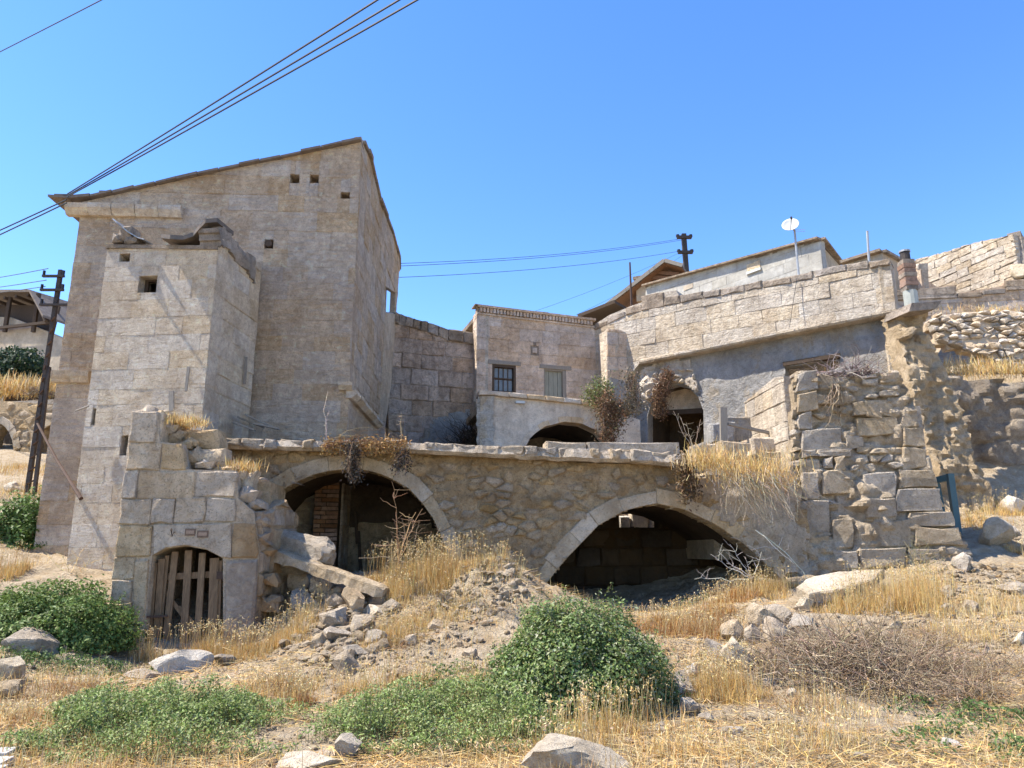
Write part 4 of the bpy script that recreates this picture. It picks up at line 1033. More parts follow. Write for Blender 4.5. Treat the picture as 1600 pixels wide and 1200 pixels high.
# lower plaster wall, arched doorway, square opening behind the pier
RL = RW.shift(-.22)
arcd = RL.poly([(1012,700),(1012,650),(1020,622),(1036,606),(1056,601),(1076,606),(1091,620),(1099,642),(1100,700)])
arcd = [(arcd[0][0], 3.2)] + arcd + [(arcd[-1][0], 3.2)]
opn = RL.poly([(1227,573),(1312,559),(1312,640),(1227,645)])
lo_ = RL.poly([(990,578),(1000,566),(1075,552),(1150,536),(1230,520),(1320,502),(1400,486),(1418,600),(1440,690)])
reg = [(lo_[0][0]-.3, 3.0), (arcd[0][0], 3.0)] + arcd + [(arcd[-1][0], 3.0), (lo_[-1][0], 3.0), lo_[-1], lo_[-2], lo_[-3]] + lo_[-4::-1]
prism(RL, [reg, opn], -.0, -.4, 'plaster_wall', M['plaster'], lw)
relief(RL, RL.poly([(1105,700),(1104,640),(1085,600),(1060,590),(1075,570),(1130,575),(1180,556),(1226,548),(1226,700)]), .12, .07, .0, M['plaster'], 'rough_plaster', lw, 12, .8)
relief(RL, RL.poly([(1226,556),(1300,540),(1392,520),(1400,560),(1392,590),(1314,600),(1314,557),(1228,572)]), .12, .07, .0, M['plaster'], 'rough_plaster', lw, 13, .8)
relief(RL, RL.poly([(1000,580),(1040,560),(1080,565),(1085,585),(1092,615),(1076,603),(1056,598),(1036,603),(1018,620),(1008,640),(998,610)]), .09, .14, .04, M['cream'], 'broken_rubble', lw, 14, 1.6)
rubble(RL, RL.poly([(1000,600),(1040,574),(1085,578),(1092,612),(1076,603),(1056,598),(1036,603),(1018,620),(1008,640)]), .2, M['drystone'], lw, rng, 1.4, .05, .12, .05, .3, .06, .05, keep=.75)
op = RL.shift(-.3)
wl = RL.shift(-.02); MB().beam(wl.hit(1225, 570), wl.hit(1314, 556), .25, .12).build('lintel', M['wood_dark'], lw)
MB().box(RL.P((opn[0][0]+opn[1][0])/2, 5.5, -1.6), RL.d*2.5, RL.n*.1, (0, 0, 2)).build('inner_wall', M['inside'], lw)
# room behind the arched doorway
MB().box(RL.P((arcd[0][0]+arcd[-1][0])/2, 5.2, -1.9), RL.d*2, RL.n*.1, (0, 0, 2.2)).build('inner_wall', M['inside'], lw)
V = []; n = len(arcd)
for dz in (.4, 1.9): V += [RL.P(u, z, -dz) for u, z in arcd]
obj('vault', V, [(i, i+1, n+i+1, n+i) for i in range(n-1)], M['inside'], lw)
ip = RL.shift(-.75); iu = ip.poly([(1040,640),(1102,640),(1102,590),(1040,590)])
prism(ip, [iu], 0, -.1, 'inner_arch_panel', M['balcony'], lw)
MB().beam(ip.hit(1046, 645)+ip.n*.05, ip.hit(1100, 642)+ip.n*.05, .12, .16).build('lintel', M['wood_dark'], lw)
# near end of the wall and the room behind it
e = RW.P(uE, 0); RE = Wall((e.x + .02, e.y + .09), (e.x + .55, e.y + 2.4))
fl = [(0, 4), (RE.len, 4), (RE.len, tu[-1][1]-.1), (0, tu[-1][1])]
prism(RE, [fl], 0, -.3, 'end_wall', M['cream'], lw); courses(RE, fl, [], .5, .7, M['cream'], lw, rng, .015, .02, .02, .08, .015, wob=.012)
# buttress
pf = thing('buttress', 'tapering stone buttress standing against the left part of the long wall', 'buttress', RW.P(.8, 3.2, .4))
bw = Wall(RW.P(.62, 0, .75)[:2], (RW.P(.62, 0, .75).x + .85, RW.P(.62, 0, .75).y + .25))
fl = bw.poly([(946,700),(1000,700),(992,640),(982,600),(980,520),(966,515),(949,514)])
prism(bw, [fl], 0, -.7, 'core_wall', M['cream'], pf); courses(bw, fl, [], .45, .6, M['back'], pf, rng, .012, .02, .02, .08, .015, wob=.012)
fl2 = bw.poly([(950,700),(1000,700),(990,640),(984,600),(952,590)])
prism(bw, [fl2], .06, .0, 'plaster_coat', M['plaster'], pf)

# broken rock and slab beyond the near end of the wall
rk = thing('rock_outcrop', 'brown crumbling rock under a broken slab, right end of the long wall', 'rock', RW.P(uE+.6, 3))
RO = Wall.px((1392, 600, 18.2), (1500, 600, 18.6))
relief(RO, RO.poly([(1404,488),(1448,490),(1442,520),(1460,560),(1478,640),(1500,780),(1515,880),(1440,880),(1420,700),(1405,600)]), .075, .17, .0, M['pier'], 'rock_body', rk, 15, 1.3, sag=lambda u, v: (7.5-v)*.2, crack=.45)
V = [RO.P(u, z, o) for o in (.5, -.45) for u, z in RO.poly([(1403,483),(1449,480),(1440,492),(1399,496)])]
obj('broken_slab', V, [(0,1,2,3), (7,6,5,4), (0,4,5,1), (1,5,6,2), (2,6,7,3), (3,7,4,0)], M['cap'], rk)
rubble(RO, RO.poly([(1400,500),(1436,500),(1460,570),(1490,760),(1440,800),(1420,640)]), .3, M['pier'], rk, rng, 1.3, .06, .42, .06, .5, .15, .05, keep=.12, limit=40)

# ================================================================== ROCK FACE, DRY-STONE WALL, UPPER WALLS on the right
RF = Wall.px((1430, 700, 19.3), (1640, 700, 19.0))
rf_ = RF.poly([(1425,800),(1425,590),(1470,585),(1520,592),(1570,594),(1700,600),(1900,600),(1900,800)])
relief(RF, rf_, .09, .2, .0, M['rockface'], 'rock_face', None, 16, .55, crack=.7, kind='structure', label='bare brown cut rock face behind the path at the right')
rng = random.Random(51)
for (x0, y0, x1, y1) in [(1448,640,1500,662),(1502,640,1545,668),(1470,668,1520,690),(1548,650,1590,676),(1440,690,1478,712)]:
    pass
DS = Wall.px((1440, 540, 21.2), (1620, 540, 20.9))
ds = thing('dry_stone_wall', 'tumbled dry-stone wall of pale rubble on the slope at the upper right', 'stone wall', DS.P(DS.len/2, 5.9))
dpo = DS.poly([(1446,505),(1470,488),(1500,492),(1540,484),(1600,486),(1700,486),(1700,598),(1560,585),(1500,555),(1458,535)])
relief(DS, dpo, .15, .1, -.1, M['drystone'], 'core_wall', ds, 17, 1, sag=lambda u, v: (8.5-v)*.3)
dd = Wall(DS.p0[:2], (DS.p0 + DS.d*DS.len)[:2])
class Batter(Wall):
    def P(s, u, z, off=0.0): return s.p0 + s.d*u + s.n*(off + (8.5-z)*.3) + Vector((0, 0, z))
DB = Batter(DS.p0[:2], (DS.p0 + DS.d*DS.len)[:2])
rubble(DB, DS.poly([(1446,505),(1470,488),(1500,492),(1540,484),(1600,486),(1622,486),(1622,590),(1560,580),(1500,553),(1458,535)]), .15, M['drystone'], ds, rng, 1.8, .03, .08, .04, .25, .1, .03, keep=.9, limit=295, corner=.08)
UW = Wall.px((1396, 470, 23.0), (1640, 450, 22.2))
uw = thing('retaining_wall', 'grey block retaining wall with dark coping above the dry-stone wall', 'wall', UW.P(UW.len/2, 6.6))
reg = UW.poly([(1396,520),(1396,454),(1430,452),(1493,445),(1495,458),(1568,446),(1570,438),(1700,430),(1700,520)])
prism(UW, [reg], -.02, -.4, 'core_wall', M['back'], uw)
courses(UW, UW.poly([(1396,520),(1396,468),(1495,462),(1570,453),(1660,444),(1660,520)]), [], .36, .7, M['back'], uw, rng, .01, 0, .01, .05, .008, wob=.006)
for (x0, y0, x1, y1) in [(1396,453,1428,461),(1396,462,1430,468),(1430,450,1492,460),(1432,460,1494,466),(1496,457,1534,464),(1535,452,1570,459),(1570,437,1640,446),(1572,446,1640,452)]:
    r = UW.rect(x0, y0, x1, y1); stone(UW, UW.poly([(x0, y0+2), (x1, y0-2 if y0 < 452 else y0), (x1, y1), (x0, y1+2)]), M['cap'], uw, .05, .02, .4, .01, rng, 'coping_stone', wob=.012)
FW = Wall.px((1422, 430, 28.5), (1586, 420, 24.2))
fw = thing('far_stone_wall', 'tall sunlit rough stone gable wall standing highest at the upper right', 'wall', FW.P(FW.len/2, 7))
reg = FW.poly([(1425,500),(1427,407),(1475,394),(1530,377),(1583,367),(1592,430),(1596,500)])
prism(FW, [reg], -.05, -.5, 'core_wall', M['cream'], fw)
courses(FW, reg, [], .27, .62, M['cream'], fw, rng, .012, 0, .015, .15, .015, wob=.03, hv=.25)
e = FW.P(reg[4][0], 0); MB().beam(e + Vector((.02, .02, 9.5)), e + Vector((2.2, 2.4, 9.3)), .4, 6.2).build('side_wall', M['cap'], fw)
KW = Wall.px((1586, 400, 24.6), (1640, 405, 25.4))
kw = thing('rubble_wall_end', 'dark rubble wall at the right edge behind the far gable wall', 'wall', KW.P(.5, 9))
reg = KW.poly([(1584,450),(1584,374),(1596,372),(1640,370),(1640,450)])
prism(KW, [reg], 0, -.4, 'core_wall', M['cap'], kw); rubble(KW, reg, .3, M['drystone'], kw, rng, 1.7, .05, .05, .05, .2, .05, .04)
o = rock_mesh((.35, .3, .32), random.Random(4)); q = at(1592, 425, 24.1)
obj('boulder', [v + q for v in o[0]], o[1], M['white_rock'], None, smooth=True, label='white boulder on the coping at the far right edge', cat='rock')

# beige house between
GW = Wall.px((1318, 420, 25.5), (1378, 400, 24.6))
gh = thing('beige_house', 'small beige rendered house just behind the near end of the long wall', 'house', GW.P(GW.len/2, 6.5))
p_ = GW.poly([(1310,470),(1316,413),(1378,394),(1384,470)]); prism(GW, [p_], 0, -.3, 'front_wall', M['beige'], gh)
e = GW.P(p_[2][0], 0); G2 = Wall((e.x, e.y), (e.x + 2.4, e.y + 2.6))
p2 = G2.poly([(1380,480),(1378,394),(1412,412),(1440,455),(1440,480)]); p2 = [(max(0, u), z) for u, z in p2]
prism(G2, [p2], 0, -.3, 'side_wall', M['beige'], gh)
A, B, C2 = GW.hit(1316, 412), GW.hit(1378, 393), G2.hit(1413, 412)
MB().beam(A + GW.n*.1, B + GW.n*.1, .3, .1).build('coping_stone', M['cap'], gh); MB().beam(B, C2, .3, .1).build('coping_stone', M['cap'], gh)
HW = Wall.px((1424, 430, 26.5), (1438, 425, 25.6))
hs = thing('wall_stub', 'small rubble wall stub beside the chimney pipe', 'wall', HW.P(.3, 8))
p_ = HW.poly([(1421,460),(1422,415),(1436,412),(1438,460)]); prism(HW, [p_], 0, -.3, 'core_wall', M['cream'], hs); rubble(HW, p_, .2, M['drystone'], hs, rng, 1.5, .03, .05, .04, .15, .03, .03)
e = HW.P(p_[2][0], 0); H2 = Wall((e.x, e.y), (e.x + 2.0, e.y + 1.6)); p2 = H2.poly([(1437,470),(1437,413),(1446,422),(1448,438),(1470,452),(1472,470)]); p2 = [(max(0, u), z) for u, z in p2]
prism(H2, [p2], 0, -.3, 'side_wall', M['back'], hs)

# modern house on the skyline
MH = Wall.px((1008, 445, 35.0), (1281, 380, 27.0))
mh = thing('block_house', 'grey block house with a flat eave rising above the long wall', 'house', MH.P(MH.len/2, 8))
p_ = MH.poly([(1005,490),(1010,447),(1281,374),(1290,470)]); prism(MH, [p_], -.015, -.3, 'front_wall', M['modern'], mh)
courses(MH, p_, [], .42, 1.1, M['modern'], mh, rng, .008, 0, .006, .04, .006, wob=.002)
for (x0, y0, x1, y1) in [(1167,410,1188,423),(1068,445,1083,452)]:
    r = MH.rect(x0, y0, x1, y1); prism(MH, [rect_loop(r)], .02, .0, 'render_patch', M['beige'] if x0 < 1100 else M['annex'], mh)
r = MH.rect(1167, 419, 1190, 424); MB().box(MH.P((r[0]+r[2])/2, r[1], .03), MH.d*(r[2]-r[0])*.5, MH.n*.05, (0, 0, .05)).build('sill', M['white'], mh)
e = MH.P(MH.uv(1281, 400)[0], 0); M2 = Wall((e.x, e.y), (e.x + 3.4, e.y + 4.5)); p2 = M2.poly([(1284,440),(1282,374),(1312,413),(1316,440)]); p2 = [(max(0, u), z) for u, z in p2]
prism(M2, [p2], 0, -.3, 'side_wall', M['beige'], mh)
A, B, C2 = MH.hit(1008, 447) , MH.hit(1282, 373), M2.hit(1313, 413)
MB().beam(A + MH.n*.12, B + MH.n*.12, .26, .08).build('eave', M['cap'], mh); MB().beam(B + M2.n*.06, C2 + M2.n*.06, .24, .08).build('eave', M['cap'], mh)
V = [A, B, C2, C2 + Vector((-5, 5, 0))]; V += [v - Vector((0, 0, .1)) for v in V]
obj('roof_deck', V, [(0,1,2,3), (7,6,5,4), (0,4,5,1), (1,5,6,2), (2,6,7,3), (3,7,4,0)], M['tile'], mh)

# house with a timber-lined gable behind it
GR = Wall.px((975, 460, 38.5), (1078, 430, 37.0))
tg = thing('gabled_house', 'house with an orange timber-lined gable roof behind the grey block house', 'house', GR.P(GR.len/2, 9))
def gable(pa, pb, pc, dp, over, name):
    A, B, C2 = [GR.P(*GR.uv(*q), over) for q in (pa, pb, pc)]
    off = -GR.n*dp
    for (p0, p1) in ((A, B), (B, C2)):
        up = Vector((0, 0, .14)); V = [p0, p1, p1+off, p0+off, p0+up, p1+up, p1+off+up, p0+off+up]
        obj(name, V, [(3,2,1,0), (4,5,6,7), (0,1,5,4), (1,2,6,5), (2,3,7,6), (3,0,4,7)], M['tile'], tg)
        up2 = Vector((0, 0, -.03)); V = [p0+up2-GR.n*.05, p1+up2-GR.n*.05, p1+off+up2, p0+off+up2]; V += [v - Vector((0, 0, .05)) for v in V]
        obj('soffit', V, [(0,1,2,3), (7,6,5,4), (0,4,5,1), (1,5,6,2), (2,6,7,3), (3,7,4,0)], M['wood_orange'], tg)
        MB().beam(p0 + GR.n*.02 + Vector((0, 0, .08)), p1 + GR.n*.02 + Vector((0, 0, .08)), .06, .2).build('barge_board', M['wood_grey'], tg)
    return A, B, C2
gable((940, 498), (1044, 418), (1072, 426), 6, .9, 'roof')
for (x0, x1, y0) in [(1018, 1070, 436), (1030, 1062, 429)]:
    A, B = GR.hit(x0, y0), GR.hit(x1, y0 + 3); MB().beam(A + GR.n*.3, B + GR.n*.3, .14, .2).build('rafter', M['wood_orange'], tg)
p_ = GR.poly([(960,500),(1072,500),(1070,432),(1044,424),(1000,456)]); prism(GR, [p_], 0, -.3, 'gable_wall', M['wood_orange'], tg)
ch = GR.shift(.3); r = ch.rect(994, 436, 1009, 470); c_ = prism(ch, [rect_loop(r)], 0, -.5, 'chimney', M['beige'], tg)
r2 = ch.rect(990, 432, 1013, 436.5); prism(ch, [rect_loop(r2)], .15, -.65, 'chimney_cap', M['cap'], c_)
# lean-to tiled roof edge at the joint of back house and long wall
A, B = BH.shift(-1.2).hit(915, 500), RW.shift(-.9).hit(972, 478)
MB().beam(A, B, 1.2, .12).build('roof_board', M['wood_dark'], None, label='dark sloping roof board between the shuttered house and the long wall', cat='roof board')
# ================================================================== UTILITY POLES, CABLES, DISH, PIPES
rng = random.Random(61)
def pole(name, base, topp, lab, arms, w=.13, legs=True):
    t = thing(name, lab, 'utility pole', base)
    b, tp_ = Vector(base), Vector(topp)
    MB().beam(b, tp_, w, w).build('pole_shaft', M['iron'], t)
    if legs: MB().beam(b + Vector((legs, -.1, 0)), b.lerp(tp_, .55) + Vector((.08, 0, 0)), w*.8, w*.8).build('brace', M['iron'], t)
    for f, L, dx in arms:
        c = b.lerp(tp_, f); a = MB().beam(c + Vector((-L+dx, -.1, 0)), c + Vector((L+dx, -.1, .0)), w*.8, w*.6).build('crossarm', M['iron'], t)
        for s in (-1, 1):
            MB().tube([c + Vector((s*L*.9+dx, -.1, .02)), c + Vector((s*L*.9+dx, -.1, .16))], w*.4, 6).build('insulator', M['blackiron'], a)
    return t
P0 = at(42, 772, 19.5); P1 = Vector((P0.x, P0.y, at(95, 422, 19.5).z))
P1 = Vector((P0.x + .05, P0.y, P1.z))
lp = pole('utility_pole', P0, P1, 'dark two-legged steel utility pole at the left edge beside the tall house', [(.965, .3, -.12), (.90, .32, -.1), (.83, .42, .05)], .10, .26)
for k in range(14):
    f = .04 + k*.055; MB().beam(P0.lerp(P1, f) + Vector((0, -.09, 0)), P0.lerp(P1, f + .02) + Vector((.26*(1-f/.55) if f < .55 else .08, -.09, 0)), .05, .025).build('rung', M['rust'], lp)
Q0 = at(1074, 424, 40); Q1 = Vector((Q0.x - .1, 40, at(1072, 366, 40).z)); Q0.z -= 3
pole('utility_pole', Q0, Q1, 'black utility pole with two short crossarms above the grey block house', [(.955, .42, 0), (.78, .42, 0)], .26, .5)

def cable(pts, r, lab, sag=0.0, grp=None, n=14):
    A, B = pts; P = []
    for i in range(n+1):
        t = i/n; q = A.lerp(B, t); q = q - Vector((0, 0, sag*4*t*(1-t))); P.append(q)
    m_ = MB(); m_.tube(P, r, 5); m_.build('power_cable', M['wire'], None, label=lab, cat='cable', group=grp)
EV = at(100, 314, 14.8)
for (x1, y1, x0, y0, lab) in [(590, -12, -40, 372, 'uppermost of the three thick black cables crossing above the tall house roof'),
                             (624, -12, -40, 376, 'middle one of the three thick black cables crossing above the tall house roof'),
                             (652, -12, -40, 379, 'lowest of the three thick black cables crossing above the tall house roof')]:
    A, B = at(x1, y1, 8.0), at(104, 312, 14.7); B = B + Vector((0, 0, .06 + (652-x1)*.0012))
    cable((B + (A - B)*2.6, B), .014, lab, .12, 'thick cables in front of the tall house')
for k, lab in enumerate(['upper black cable running down from the tall house eave to the left edge', 'lower black cable running down from the tall house eave to the left edge']):
    A, B = at(104, 312+k*5, 14.7), at(-60, 384 + k*8, 17); cable((A, A + (B - A)*3), .016, lab, .06)
A, B = at(170, -10, 9), at(-20, 88, 12); cable((A + (A - B)*1.5, B + (B - A)*1.5), .009, 'single thin cable crossing the top left corner of the sky', .05)
T1, T2 = Vector((Q1.x, 40, Q1.z - .25)), Vector((Q1.x, 40, Q1.z - 1.0))
for a, T, lab in [((616, 412), T1, 'topmost thin wire from the black pole to the tall house'), ((616, 416), T1 + Vector((.2, 0, -.05)), 'second thin wire from the black pole to the tall house'),
                  ((610, 434), T2, 'lowest thin wire from the black pole to the tall house')]:
    cable((at(*a, 26), T), .011, lab, .25)
for a, T, lab in [((800, 498), T2, 'faint wire dropping from the black pole behind the shuttered house'), ((900, 492), T2 + Vector((.3, 0, 0)), 'faint short wire dropping from the black pole behind the long wall')]:
    cable((at(*a, 34), T), .007, lab, .2)
for (y0, T, lab) in [(430, .985, 'top wire running left from the left utility pole'), (444, .93, 'middle wire running left from the left utility pole'), (452, .9, 'lowest wire running left from the left utility pole')]:
    A, B = at(-30, y0, 23), P0.lerp(P1, T) + Vector((-.3, -.1, .1)); cable((B + (A - B)*5, B), .012, lab, .3)

# satellite dish
b_ = RW.hit(1246, 430) - RW.n*.15; tz = at(1237, 366, b_.y).z
dt = thing('satellite_dish', 'round white satellite dish on a grey pole above the long wall', 'satellite dish', b_)
top_ = Vector((b_.x, b_.y, tz)); MB().tube([b_ - Vector((0, 0, .4)), top_ + Vector((0, 0, .15))], .035, 8).build('pole', M['galv'], dt)
dn = Vector((-.36, -.80, .45)).normalized(); dx_ = dn.cross(Vector((0, 0, 1))).normalized(); dy_ = dx_.cross(dn)
dc = Vector((b_.x - .16, b_.y - .12, at(1230, 353, b_.y).z)); R_ = .27
V = [dc - dn*.0]; F = []; rings = 6; seg = 28
V[0] = dc - dn*.075
for i in range(1, rings+1):
    r = R_*i/rings
    for k in range(seg):
        a = 2*math.pi*k/seg; V.append(dc + dx_*r*math.cos(a)*.93 + dy_*r*math.sin(a) - dn*.075*(1-(i/rings)**2))
F = [(0, 1+k, 1+(k+1) % seg) for k in range(seg)]
for i in range(rings-1):
    for k in range(seg): a, b = 1+i*seg+k, 1+i*seg+(k+1) % seg; F.append((a, a+seg, b+seg, b))
n_ = len(V); V += [v - dn*.012 for v in V]; F += [tuple(j+n_ for j in reversed(f)) for f in F]
F += [(1+(rings-1)*seg+k, n_+1+(rings-1)*seg+k, n_+1+(rings-1)*seg+(k+1) % seg, 1+(rings-1)*seg+(k+1) % seg) for k in range(seg)]
obj('reflector', V, F, M['white'], dt, smooth=True)
fe = dc + dn*.24 - dy_*.02 - dx_*(.05)
MB().tube([dc - dy_*R_*.95, fe], .012, 6).build('feed_arm', M['blackiron'], dt)
MB().tube([fe + dn*.05, fe - dn*.03], .03, 8).build('feed_head', M['blackiron'], dt)
MB().tube([dc - dn*.08, top_ + Vector((0, 0, .1))], .022, 6).build('bracket', M['galv'], dt)
for k in range(2):
    MB().tube([top_ + Vector((.05, 0, .1+k*.06)), top_ + Vector((.36, .1, .14+k*.06))], .006, 5).build('antenna_rod', M['galv'], dt)
A, B = RW.hit(1244, 440), RW.hit(1262, 512)
cable((RW.hit(1246, 436) + RW.n*.07, RW.hit(1238, 515) + RW.n*.3), .008, 'thin grey lead hanging down the long wall below the dish', 0)
# thin post, pipe, chimney
q = RW.hit(985, 486) - RW.n*.1; t_ = at(984, 410, q.y)
MB().tube([q - Vector((0, 0, .9)), Vector((q.x, q.y, t_.z))], .05, 6, .03).build('iron_post', M['rust'], None, label='thin dark iron post standing at the left end of the long wall', cat='post')
q = at(1355, 402, 23); MB().tube([q - Vector((0, 0, 1)), at(1355, 361, 23)], .04, 7).build('steel_pipe', M['galv'], None, label='thin pale vertical steel pipe above the near end of the long wall', cat='pipe')
c0 = at(1425, 480, 18.2); c1 = at(1413, 392, 18.2)
cp_ = thing('chimney_pipe', 'leaning brick chimney with a pale pipe base and dark cap at right', 'chimney', c0)
d_ = (c1 - c0); MB().tube([c0, c0 + d_*.28], .17, 12).build('pipe_base', M['pvc'], cp_)
for k in range(7):
    f0 = .28 + k*.078; w_ = .15 + .012*(k % 2); MB().box(c0 + d_*(f0+.036), (w_, 0, 0), (0, w_, 0), d_*.036).build('brick', M['brick'] if k % 3 else M['cap'], cp_)
MB().tube([c0 + d_*.83, c0 + d_*.97], .12, 12).build('chimney_cap', M['iron'], cp_)
MB().tube([c0 + d_*.97, c0 + d_*1.0], .14, 12).build('chimney_rim', M['galv'], cp_)

# blue steel frame against the rock
F0 = at(1498, 835, 15.9)
bf = thing('blue_frame', 'dark teal-blue steel door frame leaning by the right side of the ruined pier', 'metal frame', F0)
def fp(px, py, dy=0): return at(px, py, 15.9 + dy)
MB().beam(fp(1497, 836), fp(1484, 740), .13, .1).build('upright', M['blue'], bf)
MB().beam(fp(1486, 745), fp(1457, 752, .35), .11, .13).build('top_rail', M['blue'], bf)
MB().beam(fp(1473, 800, .5), fp(1464, 752, .4), .08, .08).build('upright', M['blue'], bf)
MB().beam(fp(1494, 808), fp(1472, 812, .5), .06, .06).build('lower_rail', M['blue'], bf)

# planks lying on the terrace at the foot of the tall house
for k, (x0, y0, x1, y1, lab) in enumerate([(372, 652, 412, 668, 'longest loose plank lying against the foot of the tall house'), (384, 648, 428, 668, 'thin loose board on the terrace leaning to the right'),
                                         (396, 662, 436, 670, 'short flat board lowest in the plank heap by the tall house'), (364, 660, 398, 672, 'leftmost loose board in the plank heap beside the annex')]):
    w2 = TF.shift(.9 + .12*k); MB().beam(w2.hit(x0, y0), w2.hit(x1, y1), .14, .035).build('plank', M['wood_grey'], None, label=lab, cat='plank', group='boards by the tall house')

# ================================================================== LEFT BACKGROUND
rng = random.Random(71)
GA = Wall.px((-60, 680, 27.0), (110, 690, 26.0))
ga = thing('arched_wall', 'distant low wall with dark arches behind the utility pole', 'wall', GA.P(GA.len/2, 5.5))
top2 = GA.poly([(130, 630), (75, 632), (30, 628), (-60, 622)])
a1 = GA.poly([(-20,705),(-16,680),(-6,665),(4,662),(14,672),(21,690),(24,705)]); a2 = GA.poly([(58,712),(60,690),(68,672),(80,663),(95,668),(110,690)])
reg = [(0, 4.5), (a1[0][0], 4.5)] + a1 + [(a1[-1][0], 4.5), (a2[0][0], 4.5)] + a2 + [(top2[0][0], top2[0][1]-1.5)] + top2
prism(GA, [reg], 0, -.6, 'wall', M['arch'], ga)
arch_ring(GA, a1, .28, 6, M['vouss'], ga, .05, .3, rng); arch_ring(GA, a2, .28, 5, M['vouss'], ga, .05, .3, rng)
rubble(GA, reg, .3, M['arch'], ga, rng, 1.6, .05, .03, .05, .15, .03, .02, keep=.8, limit=90)
MB().beam(GA.P(-1, 6, -2.5), GA.P(GA.len+1, 6, -2.5), .2, 4).build('back_wall', M['inside'], ga)
MB().box(GA.P(GA.len/2, top2[0][1]+.0, -2.2), GA.d*(GA.len*.6), GA.n*2.2, (0, 0, .2)).build('roof_slab', M['slab'], ga)
LH = Wall.px((-60, 560, 36.5), (100, 560, 34.5))
lh = thing('canopy_house', 'distant beige house with a dark timber roof canopy at the left edge', 'house', LH.P(LH.len/2, 9.5))
p_ = LH.poly([(-60,640),(-60,492),(18,496),(60,512),(98,528),(98,640)]); prism(LH, [p_], 0, -.4, 'front_wall', M['beige'], lh)
u0, z0 = LH.uv(-60, 462); u1, z1 = LH.uv(62, 462); u2, z2 = LH.uv(89, 503)
def slab4(A, B, C, D, t, name, mat, parent):
    V = [Vector(q) for q in (A, B, C, D)]; V += [v + Vector((0, 0, t)) for v in V]
    return obj(name, V, [(3,2,1,0), (4,5,6,7), (0,1,5,4), (1,2,6,5), (2,3,7,6), (3,0,4,7)], mat, parent)
slab4(LH.P(u0, z0, .6), LH.P(u1, z1, .6), LH.P(u1, z1+.3, -5), LH.P(u0, z0+.3, -5), .12, 'roof', M['tile'], lh)
slab4(LH.P(u1, z1, .6), LH.P(u2, z2, .8), LH.P(u2, z2, -5), LH.P(u1, z1+.3, -5), .12, 'roof', M['tile'], lh)
for k in range(5):
    u = u1 - .2 - k*.75; MB().beam(LH.P(u, z1-.1, .5), LH.P(u, z1 - .2, -2), .1, .14).build('rafter', M['wood_dark'], lh)
MB().beam(LH.P(u1, z1-.1, .3), LH.P(u2-.1, z2-.1, .5), .12, .14).build('rafter', M['wood_dark'], lh)
MB().beam(LH.P(u0, z2-.08, .3), LH.P(u2, z2-.1, .3), .12, .14).build('tie_beam', M['wood_dark'], lh)
for px in (18, 62):
    u, z = LH.uv(px, 500); MB().beam(LH.P(u, z-.7, .25), LH.P(u, z1, .25), .16).build('post', M['wood_dark'], lh)
MB().beam(LH.P(u0, 11, -5), LH.P(u2, 11, -5), .3, 4).build('back_wall', M['beige'], lh)
MB().beam(LH.P(u0, z1-.9, -.35), LH.P(u2-.5, z2-.2, -.35), .1, 2.3).build('underside_shade', M['wood_dark'], lh)  # added dark sheet, stands for the shaded underside of the canopy

